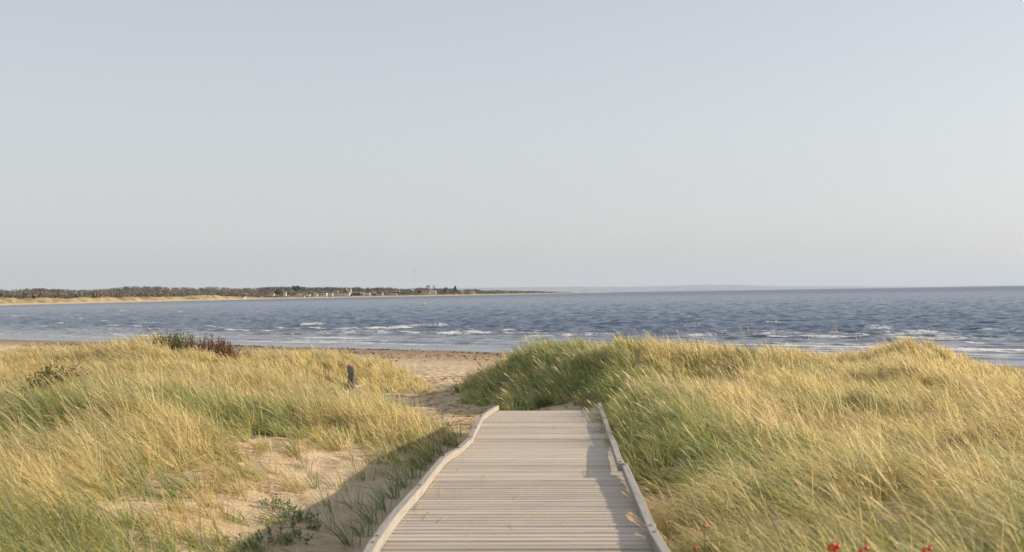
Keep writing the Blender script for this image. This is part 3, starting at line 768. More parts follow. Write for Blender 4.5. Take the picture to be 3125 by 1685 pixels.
M_RAIL, nt, nd, lk = new_mat('weathered_rail')
out = N(nt, 'ShaderNodeOutputMaterial'); b = N(nt, 'ShaderNodeBsdfPrincipled'); geo = N(nt, 'ShaderNodeNewGeometry')
mp = N(nt, 'ShaderNodeMapping'); mp.inputs['Scale'].default_value = (40.0, 2.0, 40.0); lk.new(geo.outputs['Position'], mp.inputs['Vector'])
g1 = N(nt, 'ShaderNodeTexNoise', i_Scale=1.0, i_Detail=6.0, i_Roughness=0.65); lk.new(mp.outputs[0], g1.inputs['Vector'])
g2 = N(nt, 'ShaderNodeTexNoise', i_Scale=7.0, i_Detail=4.0); lk.new(geo.outputs['Position'], g2.inputs['Vector'])
gr = ramp(nt, [(0.25, (0.22, 0.205, 0.19)), (0.55, (0.345, 0.325, 0.295)), (0.8, (0.40, 0.38, 0.35))], g1.outputs['Fac'])
c = mixc(nt, gr.outputs[0], (0.30, 0.27, 0.23), maths(nt, 'MULTIPLY', ramp(nt, [(.5, (0, 0, 0)), (.72, (1, 1, 1))], g2.outputs['Fac']).outputs[0], .5))
lk.new(c, b.inputs['Base Color']); b.inputs['Roughness'].default_value = 0.85; b.inputs['Specular IOR Level'].default_value = 0.2
bp = N(nt, 'ShaderNodeBump', i_Strength=0.6, i_Distance=0.006); lk.new(g1.outputs['Fac'], bp.inputs['Height']); lk.new(bp.outputs[0], b.inputs['Normal'])
lk.new(b.outputs[0], out.inputs[0])
def edge_raw(side, y):
    return (float(np.interp(y, dY, LXs if side < 0 else RXs)), float(np.interp(y, dY, LZs if side < 0 else RZs)))
rj = np.random.default_rng(31)
def rail(side, y0, y1, lift0=0.0, lift1=0.0, dx0=0.0, dx1=0.0, h=0.07):
    """one sawn edge board, almost straight from joint to joint, set on small blocks"""
    mb = MB(); rings = []; n = 8
    xa0, za0 = edge_raw(side, y0); xa1, za1 = edge_raw(side, y1)
    hh_ = h + .004 * rj.normal(); bow = .006 * rj.normal()
    for i in range(n + 1):
        t = i / n; y = y0 + (y1 - y0) * t
        ex, ez = edge_raw(side, y)
        x_ = .8 * (xa0 * (1 - t) + xa1 * t) + .2 * ex + dx0 * (1 - t) + dx1 * t + bow * math.sin(t * math.pi)
        z_ = max(.6 * (za0 * (1 - t) + za1 * t) + .4 * ez, ez - .01) + lift0 * (1 - t) + lift1 * t + .004 - walk_z
        xa, xb = (x_ - RW, x_) if side < 0 else (x_, x_ + RW)
        c_ = .005
        rings.append([(xa, y, z_), (xb, y, z_), (xb, y, z_ + hh_ - c_), (xb - c_, y, z_ + hh_), (xa + c_, y, z_ + hh_), (xa, y, z_ + hh_ - c_)])
    mb.loft(rings)
    o = mb.build('edge_rail', M_RAIL, walk)
    for t in (.06, .94):                                            # bolt heads near each end
        i = min(n, max(0, round(t * n))); rg_ = rings[i]; y = rg_[0][1] + (.09 if t < .5 else -.09)
        xm = (rg_[0][0] + rg_[1][0]) / 2; zt = rg_[3][2]
        bm_ = MB(); bm_.loft([[(xm + .011 * math.cos(q * 1.047), y + .011 * math.sin(q * 1.047), zt + dz) for q in range(6)] for dz in (-.01, .005)])
        bm_.build('bolt', M_BOLT, o)
    return o
M_BOLT = simple('rusty_bolt', (0.10, 0.075, 0.06), 0.6, 0.2, 20)
LJ = [-5.9, -1.5, 2.4, 6.12, 8.0, 10.0, 11.1, 12.2, 13.2, 14.4, 17.0]
for ya, yb in zip(LJ[:-1], LJ[1:]): rail(-1, ya + .002, yb - .002, .002 * rj.random(), .006 * rj.random())
rail(1, -5.9, -1.0); rail(1, -.995, 3.0); rail(1, 3.005, 6.40); rail(1, 6.405, 9.2, .004, .035, 0, .012); rail(1, 9.06, 12.05, .045, .02, -.03, .0); rail(1, 12.055, 14.1, .004, .02); rail(1, 14.105, 17.05, .012, .05)
M_BEAM = simple('old_timber', (0.22, 0.19, 0.16), 0.9, 0.25, 4.0, 0.4, 40)
for side in (-1, 1):
    mb = MB(); rings = []
    for y in np.arange(-5.85, END, .5):
        lx, lz, rx, rz = deck_edges(y)
        x_, z_ = ((lx - .03, lz) if side < 0 else (rx + .03, rz))
        z_ -= walk_z + .03
        rings.append([(x_ - .025, y, z_ - .15), (x_ + .025, y, z_ - .15), (x_ + .025, y, z_ - .006), (x_ - .025, y, z_ - .006)])
    mb.loft(rings); mb.build('stringer', M_BEAM, walk)
    for y in np.arange(-4, END, 2.4):
        lx, lz, rx, rz = deck_edges(y)
        x_, z_ = ((lx + .05, lz) if side < 0 else (rx - .05, rz))
        z_ -= walk_z
        mb = MB(); mb.box(x_ - .045, x_ + .045, y - .045, y + .045, z_ - 1.2, z_ - .034); mb.build('support_post', M_BEAM, walk)

# ------------------------------------------------------------------ grass
LEFT = np.array([(-2.6, 2), (-2.75, 6), (-2.85, 7.8), (-3.05, 8.9), (-3.2, 10.2), (-3.7, 12.2), (-4.0, 13.9), (-3.7, 15.2), (-2.9, 15.4), (-2.1, 14.9), (-1.35, 15.0), (-1.15, 16.2), (-1.75, 18.0), (-2.7, 20.6), (-3.6, 23.2),
                 (-4.3, 24.6), (-4.3, 25.7), (-3.2, 25.6), (-2.75, 26.2), (-2.4, 28.6), (-2.7, 31.5), (-4.2, 35), (-7, 39), (-16, 46), (-30, 54), (-46, 62), (-46, -8), (-2.6, -8)], float)
RIGHT = np.array([(1.1, -8), (1.02, 6), (1.12, 7.5), (1.35, 9), (1.75, 10.2), (1.95, 11.4), (1.7, 12.3), (1.65, 14), (1.7, 17.5), (1.75, 18.6), (1.6, 19.5), (1.3, 20.2), (0.5, 20.3), (-0.1, 20.1), (-0.55, 21.4), (-1.05, 23.5), (-1.35, 26.3), (-1.05, 30), (-0.2, 33), (4, 34), (10, 33), (14.5, 30), (20, 27),
                  (32, 20), (42, 10), (42, -8)], float)
def sdist(P, x, y):
    d = np.full(x.shape, 1e9); inside = np.zeros(x.shape, bool)
    for i in range(len(P)):
        ax, ay = P[i]; bx, by = P[(i + 1) % len(P)]
        ex, ey = bx - ax, by - ay
        t = np.clip(((x - ax) * ex + (y - ay) * ey) / (ex * ex + ey * ey), 0, 1)
        d = np.minimum(d, (x - ax - ex * t) ** 2 + (y - ay - ey * t) ** 2)
        c = ((ay > y) != (by > y)) & (x < (bx - ax) * (y - ay) / (by - ay + 1e-12) + ax)
        inside ^= c
    d = np.sqrt(d)
    return np.where(inside, d, -d)

TS = np.array([0, .38, .74, 1.0]); WSB = np.array([.8, 1.0, .7, 0.08])
TSS = np.array([0, .55, .76, .88, 1.0]); WSS = np.array([.55, .5, .7, 1.9, .3])
def make_blades(base, L, az, th0, th1, wd, c0, c1, ts, ws, side_spread=0.85, r=rng):
    n, k = len(L), len(ts)
    th1 = np.where(np.abs(th1) < 1e-3, 1e-3, th1)
    T = ts[None, :]
    a0, a1 = th0[:, None], th1[:, None]
    h = L[:, None] * (np.cos(a0) - np.cos(a0 + a1 * T)) / a1
    v = L[:, None] * (np.sin(a0 + a1 * T) - np.sin(a0)) / a1
    ca, sa = np.cos(az)[:, None], np.sin(az)[:, None]
    P = np.stack([base[:, None, 0] + h * ca, base[:, None, 1] + h * sa, base[:, None, 2] + v], 2)     # n,k,3
    tan = np.stack([np.sin(a0 + a1 * T) * ca, np.sin(a0 + a1 * T) * sa, np.cos(a0 + a1 * T)], 2)
    e1 = np.stack([tan[..., 2], np.zeros_like(tan[..., 0]), -tan[..., 0]], 2)
    e1 /= np.maximum(np.linalg.norm(e1, axis=2), 1e-6)[..., None]
    e2 = np.cross(tan, e1)
    ang = r.normal(0, side_spread, n)[:, None, None]
    sd = e1 * np.cos(ang) + e2 * np.sin(ang)
    hw = 0.5 * wd[:, None] * ws[None, :]
    A = P - sd * hw[..., None]; B = P + sd * hw[..., None]
    V = np.stack([A, B], 2).reshape(n, 2 * k, 3)
    C = (c0[:, None, :] * (1 - T[..., None]) + c1[:, None, :] * T[..., None])
    C = np.repeat(C, 2, axis=1)
    q = np.array([[2 * i, 2 * i + 1, 2 * i + 3, 2 * i + 2] for i in range(k - 1)])
    Q = (np.arange(n) * 2 * k)[:, None, None] + q[None]
    return V.reshape(-1, 3), C.reshape(-1, 3), Q.reshape(-1, 4)

STRAW = np.array([(0.74, 0.60, 0.28), (0.78, 0.65, 0.36), (0.67, 0.53, 0.23), (0.80, 0.69, 0.43), (0.61, 0.48, 0.23)])
GREEN = np.array([(0.21, 0.29, 0.10), (0.30, 0.36, 0.10), (0.14, 0.24, 0.11), (0.42, 0.43, 0.12), (0.19, 0.29, 0.17)])
def grass_field(poly, ntufts, per, seed, xr, yr, greenfn):
    r = np.random.default_rng(seed)
    V, C, Q = [], [], []; off = 0
    # tuft centres, denser near the camera
    y = yr[0] + (yr[1] - yr[0]) * r.random(ntufts * 3) ** 1.15
    x = r.uniform(-1, 1, len(y)) * (y * 0.6 + 3.5)
    ok = (x > xr[0]) & (x < xr[1]); x, y = x[ok], y[ok]
    sd = sdist(poly, x, y) + 0.7 * (fbm(x * 1.3, y * 1.3, seed + 3, 2) - 0.5)
    ok = r.random(len(x)) < smooth(-0.12, 0.45, sd) + .27 * smooth(-1.3, -.1, sd) * (y < 16); x, y, sd = x[ok], y[ok], sd[ok]
    ok = inland(x, y) > 30; x, y, sd = x[ok], y[ok], sd[ok]
    bare = fbm(x * 0.55, y * 0.55, seed + 9, 3)
    ok = r.random(len(x)) < np.where(bare < .40, .35, 1); x, y, sd = x[ok], y[ok], sd[ok]
    x, y, sd = x[:ntufts], y[:ntufts], sd[:ntufts]
    nT = len(x)
    tl = (0.34 + 0.40 * fbm(x * 0.5, y * 0.5, seed + 1, 2)) * r.uniform(.6, 1.32, nT) * (1 - .18 * smooth(12, 24, y)) * (0.62 + 0.38 * smooth(0, .9, sd))
    gsel = greenfn(x, y, sd, r)
    tcol = r.uniform(.78, 1.2, nT)
    D = np.maximum(y, 4)
    nb = np.maximum(8, per * np.ones(nT)).astype(int)
    idx = np.repeat(np.arange(nT), nb)
    n = len(idx)
    rad = np.abs(r.normal(0, .075, n)) * (0.8 + D[idx] * .02); an = r.uniform(0, 6.283, n)
    bx, by = x[idx] + rad * np.cos(an), y[idx] + rad * np.sin(an)
    bz = ground_z(bx, by) - 0.02
    L = tl[idx] * r.uniform(.55, 1.18, n)
    # lean: wind from the right (+X) plus outward splay
    tlx, tly = r.normal(0, .30, nT), r.normal(0, .34, nT)
    lx = tlx[idx] - 0.85 - 0.55 * vnoise(bx * .4, by * .4, 5) + .42 * np.cos(an) * (rad / .1) + r.normal(0, .3, n)
    ly = tly[idx] - 0.12 + .42 * np.sin(an) * (rad / .1) + r.normal(0, .4, n)
    up_ = 1 - .32 * smooth(9, 17, by)
    lx = lx * up_; ly = ly * up_
    az = np.arctan2(ly, lx); mag = np.hypot(lx, ly)
    th0 = np.clip(0.40 * mag + r.normal(0, .09, n), 0, 1.05)
    th1 = np.clip(0.62 * mag + r.normal(.08, .2, n), .05, 1.7)
    brk = r.random(n) < .06                                         # bent and broken dead leaves
    az = np.where(brk, r.uniform(0, 6.283, n), az); th0 = np.where(brk, r.uniform(.7, 1.35, n), th0); th1 = np.where(brk, r.uniform(.05, .5, n), th1)
    wd = 0.0056 * (np.maximum(D[idx], 7) / 7) ** 0.78 * r.uniform(.7, 1.3, n)
    isg = r.random(n) < gsel[idx]
    cs = STRAW[r.integers(len(STRAW), size=n)]; cg = GREEN[r.integers(len(GREEN), size=n)]
    c1 = np.where(isg[:, None], cg * .75 + cs * .25, cs) * tcol[idx][:, None] * r.uniform(.85, 1.15, (n, 1))
    c1 = np.where(brk[:, None], np.array((.50, .37, .22)) * r.uniform(.7, 1.2, (n, 1)), c1)
    c0 = np.where(isg[:, None], cg, cs * .84 + cg * .18) * tcol[idx][:, None]
    v, c, q = make_blades(np.stack([bx, by, bz], 1), L, az, th0, th1, wd, c0, c1, TS, WSB, r=r)
    V.append(v); C.append(c); Q.append(q + off); off += len(v)
    # flowering stalks
    m = int(nT * 0.75); sel = r.integers(0, nT, m)
    keep = r.random(m) < 0.25 + 1.2 * smooth(.5, .68, fbm(x[sel] * .3 + 4, y[sel] * .3, seed + 5, 2)); sel = sel[keep]; m = len(sel)
    bx, by = x[sel] + r.normal(0, .07, m), y[sel] + r.normal(0, .07, m); bz = ground_z(bx, by)
    L = tl[sel] * r.uniform(1.0, 1.35, m)
    lx = -0.8 + r.normal(0, .2, m); ly = -.1 + r.normal(0, .2, m)
    wd = 0.0060 * (np.maximum(D[sel], 7) / 7) ** 0.75 * r.uniform(.8, 1.2, m)
    cs = np.array((0.66, 0.52, 0.31)) * r.uniform(.8, 1.15, (m, 1))
    v, c, q = make_blades(np.stack([bx, by, bz], 1), L, np.arctan2(ly, lx), np.full(m, .26), np.clip(.72 * np.hypot(lx, ly) + r.normal(.05, .1, m), .05, 1.4), wd, cs * .9, cs, TSS, WSS, r=r)
    V.append(v); C.append(c); Q.append(q + off); off += len(v)
    return np.concatenate(V), np.concatenate(C), np.concatenate(Q)

M_GRASS = foliage_mat('marram_blades', 0.55, 0.55)
def green_left(x, y, sd, r):
    g = 0.16 + 0.62 * smooth(.42, .62, fbm(x * .45, y * .45, 71, 3)) * smooth(26, 16, y) + .25 * smooth(.55, .0, sd)
    return np.clip(g + r.normal(0, .1, len(x)), 0, .95)
def green_right(x, y, sd, r):
    foot = smooth(3.4, 1.4, x) * smooth(16, 19, y) * smooth(29, 25, y)
    rail_ = smooth(3.4, 2.0, x) * smooth(21, 17, y) * smooth(8.5, 11.5, y) * .85
    g = 0.10 + 0.34 * smooth(.50, .70, fbm(x * .4, y * .4, 72, 3)) + .75 * foot + rail_
    return np.clip(g + r.normal(0, .1, len(x)), 0, .97)
QUICK = 1.0
v, c, q = grass_field(LEFT, int(11200 * QUICK), 36, 101, (-46, 0), (2.5, 50), green_left)
tag(link('marram_grass', quads_np('marram_grass', v, q, cols=c), M_GRASS), 'tall golden dune grass left of the boardwalk bending in the wind', 'grass', kind='stuff')
v, c, q = grass_field(RIGHT, int(12000 * QUICK), 36, 202, (-3, 42), (2.5, 40), green_right)
tag(link('marram_grass', quads_np('marram_grass', v, q, cols=c), M_GRASS), 'tall golden dune grass right of the boardwalk, greener along its shaded foot', 'grass', kind='stuff')

# ------------------------------------------------------------------ helpers to stand things on the dunes
def ground_at(x, y, dmin=4.0, dmax=90.0):
    """where the line of sight through photo pixel x, y meets the sand"""
    Ds = np.linspace(dmin, dmax, 900)
    a = at(x, y, 1.0)
    X = a.x * Ds; Z = EYE + (a.z - EYE) * Ds
    g = ground_z(X, Ds)
    k = np.argmax(Z < g)
    return Vector((X[k], Ds[k], g[k]))
def gz1(x, y): return float(ground_z(np.array([x]), np.array([y]))[0])

def chord_blades(items, r, wd, c0, c1, ts, ws, bend=.5):
    b, L, az, t0, t1 = [], [], [], [], []
    for p, q in items:
        d = q - p
        hz = math.hypot(d.x, d.y); ph = math.atan2(hz, d.z); bb = bend * (.6 + .8 * r.random())
        b.append(tuple(p)); L.append(d.length * 1.02); az.append(math.atan2(d.y, d.x)); t0.append(ph - bb / 2); t1.append(bb)
    n = len(L)
    return make_blades(np.array(b), np.array(L), np.array(az), np.array(t0), np.array(t1), np.full(n, wd) * r.uniform(.8, 1.2, n), np.tile(c0, (n, 1)), np.tile(c1, (n, 1)), ts, ws, r=r)

# tall flowering stalks that stand above the rest (photo pixels of tip and of where they vanish, distance)
STALKS = [(250, 1042, 305, 1190, 14), (418, 1018, 470, 1110, 18), (505, 1048, 555, 1150, 17), (176, 1076, 230, 1200, 13), (780, 1070, 822, 1190, 14), (575, 1150, 690, 1350, 10),
          (35, 1320, 105, 1520, 7.5), (300, 1280, 335, 1480, 8), (430, 1290, 520, 1560, 7.6), (640, 1100, 680, 1230, 13), (420, 1065, 450, 1150, 16), (145, 1040, 150, 1110, 22), (210, 1048, 212, 1110, 22),
          (60, 1140, 110, 1250, 12), (720, 1120, 770, 1240, 12), (900, 1130, 925, 1230, 14), (1000, 1095, 1025, 1160, 22), (560, 1260, 610, 1450, 9), (330, 1375, 390, 1500, 7.5), (850, 1190, 890, 1300, 13),
          (2535, 1005, 2580, 1080, 24), (2550, 1002, 2572, 1075, 24), (2580, 1028, 2600, 1080, 24), (2440, 1025, 2460, 1090, 24), (2465, 1020, 2475, 1090, 24), (2478, 1013, 2492, 1085, 25), (2200, 1005, 2212, 1060, 24), (2280, 995, 2286, 1060, 24),
          (2255, 990, 2270, 1060, 24), (2065, 1005, 2072, 1050, 23), (2660, 1004, 2685, 1070, 25), (2740, 1003, 2760, 1060, 26), (2785, 1012, 2810, 1050, 26), (2830, 1000, 2850, 1050, 27), (2910, 1030, 2940, 1070, 27), (2980, 1062, 3010, 1110, 27),
          (2610, 1025, 2625, 1080, 24), (2400, 1040, 2420, 1090, 24), (2700, 1038, 2715, 1080, 25), (2880, 1015, 2890, 1060, 27), (1930, 1000, 1960, 1050, 21), (1960, 1005, 1985, 1055, 21),
          (1915, 1563, 1972, 1605, 6.7), (1908, 1572, 1985, 1620, 6.5), (1915, 1580, 1985, 1640, 6.4), (1895, 1500, 1940, 1540, 7.4), (1935, 1628, 2000, 1665, 6.2), (1943, 1330, 1905, 1400, 11.6), (1888, 1250, 1862, 1310, 15), (1880, 1258, 1868, 1300, 15),
          (2420, 1460, 2510, 1560, 6.6), (2080, 1290, 2160, 1420, 9.5), (2010, 1235, 2060, 1330, 13), (2620, 1445, 2780, 1590, 6), (2900, 1480, 2990, 1600, 6), (2300, 1330, 2350, 1450, 8.5)]
rs_ = np.random.default_rng(77)
def stalks(lo, hi):
    its = []
    for (xt, yt, xb, yb, D) in STALKS:
        if lo <= xb < hi:
            q = at(xt, yt, D); p = at(xb, yb, D); d = (p - q); p = q + d * 1.25
            its.append((p, q))
    return chord_blades(its, rs_, .0105, (0.55, 0.45, 0.22), (0.74, 0.56, 0.32), TSS, WSS * np.array([.6, .6, 1.0, 1.0, 1.0]), .45)
for nm, lo, hi, lab in (('flower_stalks', 0, 1300, 'tall pale flowering grass stalks above the dune grass left of the boardwalk'), ('flower_stalks', 1300, 4000, 'tall straw coloured flowering stalks above the dune grass right of the boardwalk')):
    v, c, q = stalks(lo, hi)
    tag(link(nm, quads_np(nm, v, q, cols=c), M_GRASS), lab, 'grass stalks', kind='stuff')

# single tufts ------------------------------------------------------------------
def tuft(p, n, L, col0, col1, label, seed, lean=(-.5, -.1), spread=.06, group=None, wd=.0075, gname='grass_tuft', cat='grass tuft'):
    r = np.random.default_rng(seed)
    an = r.uniform(0, 6.283, n); rad = np.abs(r.normal(0, spread, n))
    lx = lean[0] + .55 * np.cos(an) + r.normal(0, .2, n); ly = lean[1] + .55 * np.sin(an) + r.normal(0, .2, n)
    mag = np.hypot(lx, ly)
    base = np.stack([rad * np.cos(an), rad * np.sin(an), np.full(n, -.02)], 1)
    cc0 = np.array(col0) * r.uniform(.8, 1.2, (n, 1)); cc1 = np.array(col1) * r.uniform(.8, 1.2, (n, 1))
    v, c, q = make_blades(base, L * r.uniform(.5, 1.15, n), np.arctan2(ly, lx), np.clip(.45 * mag, 0, 1.1), np.clip(.8 * mag, .1, 1.6), wd * r.uniform(.7, 1.3, n), cc0, cc1, TS, WSB, r=r)
    o = link(gname, quads_np(gname, v, q, cols=c), M_GRASS); o.location = p
    return tag(o, label, cat, group)
k = 0
G0, G1, Y1 = (0.14, 0.22, 0.10), (0.30, 0.36, 0.14), (0.66, 0.52, 0.22)
for (x, y, n, L) in [(1085, 1672, 40, .45), (1120, 1640, 34, .4), (1150, 1600, 46, .5), (1185, 1560, 40, .45), (1215, 1528, 50, .5), (1250, 1492, 50, .5), (1272, 1462, 40, .45), (1300, 1436, 50, .5), (1330, 1412, 44, .5), (1362, 1390, 40, .45), (1390, 1360, 36, .4), (1410, 1338, 24, .35)]:
    tuft(ground_at(x - 14, y), int(n * .65), L * .9, G0, G1, 'green grass tuft growing in the shade along the left edge of the boardwalk', 300 + k, (-.5, -.2), group='grass tufts along the left edge of the boardwalk'); k += 1
for (x, y, n, L) in [(1000, 1560, 18, .4), (1040, 1500, 16, .38), (960, 1490, 14, .35), (1080, 1560, 14, .35), (1110, 1470, 22, .42), (1150, 1420, 30, .45), (1190, 1400, 30, .45), (1235, 1385, 30, .45), (1070, 1430, 16, .35), (1010, 1620, 14, .35), (930, 1440, 16, .35), (1180, 1450, 20, .4), (1290, 1385, 24, .4)]:
    tuft(ground_at(x, y), n, L, (.2, .24, .11), (.42, .4, .18), 'thin grass tuft scattered over the shaded sand left of the boardwalk', 340 + k, (-.45, -.15), .09, 'thin tufts on the shaded sand'); k += 1
for (x, y, n, L) in [(760, 1330, 40, .4), (830, 1370, 26, .32), (900, 1400, 34, .36), (700, 1400, 34, .4), (760, 1450, 24, .32), (660, 1500, 36, .38), (840, 1450, 26, .3), (940, 1380, 30, .34), (720, 1530, 30, .36), (640, 1590, 34, .36), (560, 1600, 34, .38), (800, 1510, 30, .34),
                     (580, 1660, 34, .36), (690, 1600, 24, .3), (870, 1330, 30, .34), (970, 1350, 36, .36), (1010, 1385, 34, .34), (790, 1400, 24, .3), (880, 1480, 20, .28), (500, 1650, 36, .4), (620, 1530, 30, .36), (690, 1460, 30, .36)]:
    tuft(ground_at(x, y), n, L, (.42, .34, .14), Y1, 'dry yellow grass tuft on the sunlit sand slope of the left dune', 380 + k, (-.5, -.1), .10, 'dry tufts on the sunlit sand slope'); k += 1
for (x, y, n, L) in [(1985, 1390, 36, .4), (2030, 1420, 44, .45), (1960, 1420, 20, .3), (2065, 1395, 40, .45), (1935, 1345, 46, .45), (1905, 1300, 40, .45), (1885, 1275, 34, .4), (2010, 1470, 50, .45)]:
    tuft(ground_at(x, y), n, L, (.2, .26, .1), (.5, .45, .18), 'grass tuft on the small sand patch right of the boardwalk', 420 + k, (-.4, -.2), .08, 'grass tufts on the sand patch right of the boardwalk'); k += 1
for (x, y, n, L) in [(1610, 1245, 30, .3), (1660, 1232, 30, .3), (1720, 1235, 36, .3), (1770, 1240, 40, .35), (1800, 1248, 40, .4)]:
    tuft(ground_at(x, y), n, L, (.2, .2, .1), (.42, .36, .17), 'short grass tuft behind the far end of the boardwalk', 440 + k, (-.3, -.1), .10, 'short tufts behind the boardwalk end', .011); k += 1

# straw litter ------------------------------------------------------------------
rl = np.random.default_rng(55)
def litter_on(x, y, r, L0, L1, wd, dark=.25):
    n = len(x); z = ground_z(x, y) + .006
    az = r.uniform(0, 6.283, n); L = r.uniform(L0, L1, n)
    dx, dy = np.cos(az) * L, np.sin(az) * L
    z2 = ground_z(x + dx, y + dy) + .012
    th = np.arctan2(L, z2 - z)
    c = np.where(r.random(n)[:, None] < dark, np.array((.22, .16, .10)), np.array((.62, .48, .25))) * r.uniform(.7, 1.2, (n, 1))
    return make_blades(np.stack([x, y, z], 1), L, az, th - .06, np.full(n, .14), wd * r.uniform(.6, 1.3, n), c, c, TS, np.array([.7, 1, .9, .3]), r=r)
xs, ys = [], []
cand_y = 4 + 26 * rl.random(26000) ** 1.2; cand_x = rl.uniform(-1, 1, 26000) * 5.0
dl = sdist(LEFT, cand_x, cand_y); dr = sdist(RIGHT, cand_x, cand_y)
near = np.maximum(dl, dr)
ok = (near > -2.2) & (near < .2) & (rl.random(26000) < np.where(near > -1.1, .55, .14) * (0.3 + 1.4 * smooth(.4, .65, fbm(cand_x * .9, cand_y * .9, 93, 3))))
lx_ = np.interp(cand_y, dY, LXs); rx_ = np.interp(cand_y, dY, RXs)
ok &= ~((cand_x > lx_ - .15) & (cand_x < rx_ + .15) & (cand_y < END + .1))
v, c, q = litter_on(cand_x[ok], cand_y[ok], rl, .06, .32, .006 * 1.0)
o2 = len(v)
xb_, yb_ = rl.uniform(-3.4, 1.2, 2200), rl.uniform(17.2, 42, 2200)
v2, c2, q2 = litter_on(xb_, yb_, rl, .05, .22, .018, .7)
tag(link('straw_litter', quads_np('straw_litter', np.r_[v, v2], np.r_[q, q2 + o2], cols=np.r_[c, c2]), M_GRASS), 'dry straw and twig litter strewn over the sand', 'litter', kind='stuff')
# loose blades on the boards
its = []
for (x0, y0, x1, y1) in [(1418, 1395, 1412, 1440), (1395, 1440, 1440, 1400), (1345, 1490, 1362, 1530), (1395, 1520, 1415, 1490), (1312, 1560, 1318, 1590), (1280, 1535, 1284, 1585), (1300, 1500, 1340, 1470), (1590, 1505, 1592, 1525), (1650, 1560, 1655, 1590),
                         (1798, 1430, 1825, 1510), (1520, 1300, 1545, 1285), (1600, 1350, 1640, 1330), (1480, 1380, 1520, 1372), (1440, 1330, 1462, 1315), (1680, 1420, 1720, 1412), (1560, 1600, 1600, 1612), (1420, 1640, 1460, 1625), (1700, 1300, 1715, 1320), (1340, 1600, 1375, 1580), (1480, 1450, 1500, 1475)]:
    def on_deck(x, y):
        for D in np.arange(6.0, 17, .02):
            p = at(x, y, D); lx, lz, rx, rz = deck_edges(D)
            if p.z < (lz + rz) / 2 + .008: return Vector((p.x, p.y, (lz + rz) / 2 + .008))
        return at(x, y, 16.8)
    its.append((on_deck(x0, y0), on_deck(x1, y1) + Vector((0, 0, .02))))
    if len(its[-1]) and (its[-1][1] - its[-1][0]).length > .6:
        p, q_ = its[-1]; its[-1] = (p, p + (q_ - p).normalized() * .5)
v, c, q = chord_blades(its, rl, .0042, (0.62, 0.54, 0.24), (0.70, 0.60, 0.32), TS, np.array([.7, 1, .9, .3]), .15)
tag(link('loose_blades', quads_np('loose_blades', v, q, cols=c), M_GRASS), 'loose yellow grass blades lying on the boards', 'grass blades', kind='stuff')

# seaweed and reed wrack on the beach --------------------------------------------
n = 1500
s_t = np.concatenate([rl.normal(3.0, 1.2, n // 3), rl.normal(13, 1.6, n // 3), rl.uniform(1, 30, n - 2 * (n // 3))])
xx = rl.uniform(-46, 34, n)
yy = 81.8 - .68 * xx - 1.21 * s_t
for _ in range(3): yy += (inland(xx, yy) - s_t) * 1.21
ok = (rl.random(n) < .2 + 1.3 * smooth(.45, .62, fbm(xx * .12, yy * .25, 44, 3))); xx, yy = xx[ok], yy[ok]
zz_ = ground_z(xx, yy); m = len(xx)
cl = np.repeat(np.stack([xx, yy, zz_ + .03], 1), 5, 0) + rl.normal(0, 1, (m * 5, 3)) * np.array([.28, .10, .018])
vv = leaf_quads(cl, np.full(len(cl), .085), rl)
cc = np.repeat(np.where(rl.random(m)[:, None] < .55, np.array((.055, .04, .03)), np.array((.30, .20, .12))), 20, 0)
tag(link('seaweed', quads_np('seaweed', vv, np.arange(len(vv)), cols=cc), M_LEAF_FAR), 'dark seaweed and reed scraps washed up along the beach', 'seaweed', kind='stuff')
# pale reed line
n = 500
xx = rl.uniform(-9, 1.5, n); yy = 81.8 - .68 * xx - 1.21 * (16.5 + rl.normal(0, .9, n))
v, c, q = make_blades(np.stack([xx, yy, ground_z(xx, yy)], 1), rl.uniform(.12, .4, n), rl.uniform(0, 6.28, n), rl.uniform(.3, 1.3, n), rl.uniform(.1, .8, n), np.full(n, .03), np.tile((.50, .37, .22), (n, 1)), np.tile((.66, .50, .32), (n, 1)), TS, WSB, r=rl)
tag(link('beach_reeds', quads_np('beach_reeds', v, q, cols=c), M_GRASS), 'band of short pale stubble at the top of the beach', 'stubble', kind='stuff')

# wooden post and board ----------------------------------------------------------
M_POST = simple('grey_driftwood', (0.15, 0.138, 0.128), 0.9, 0.35, 9.0, 0.8, 60)
pD = 25.9
pb = at(1075, 1190, pD); base_z = gz1(pb.x, pb.y)
post = empty('wooden_post', (pb.x, pb.y, base_z), 'weathered grey wooden post with slanted top in the left grass', 'post')
kx = pD / F
prof = [(1176, 1070, 24), (1160, 1072, 19), (1144, 1073, 19), (1130, 1072, 22.5), (1121, 1071.5, 22), (1116, 1070, 17)]
mb = MB(); rings = []
r0 = np.random.default_rng(8)
sh = [1 + .1 * r0.normal() for _ in range(10)]
def ring(cxp, wpx, z, slant=0):
    c_ = at(cxp, 1150, pD).x - pb.x
    rr0 = wpx * kx / 2 * 1.12
    return [(c_ + rr0 * sh[i] * math.cos(i * .6283), rr0 * .85 * sh[(i * 3) % 10] * math.sin(i * .6283), z + slant * math.cos(i * .6283)) for i in range(10)]
rings.append(ring(1070, 24, -.4))
for y_, cxp, wpx in prof:
    zt = at(cxp, y_, pD).z - base_z
    rings.append(ring(cxp, wpx, zt, -.012 if y_ > 1120 else -.03))
mb.loft(rings); mb.build('timber', M_POST, post, True)
bb_ = at(1086, 1180, pD + .1); be_ = at(1113, 1178, pD + .5)
mb = MB(); d = be_ - bb_; d.z = 0.01
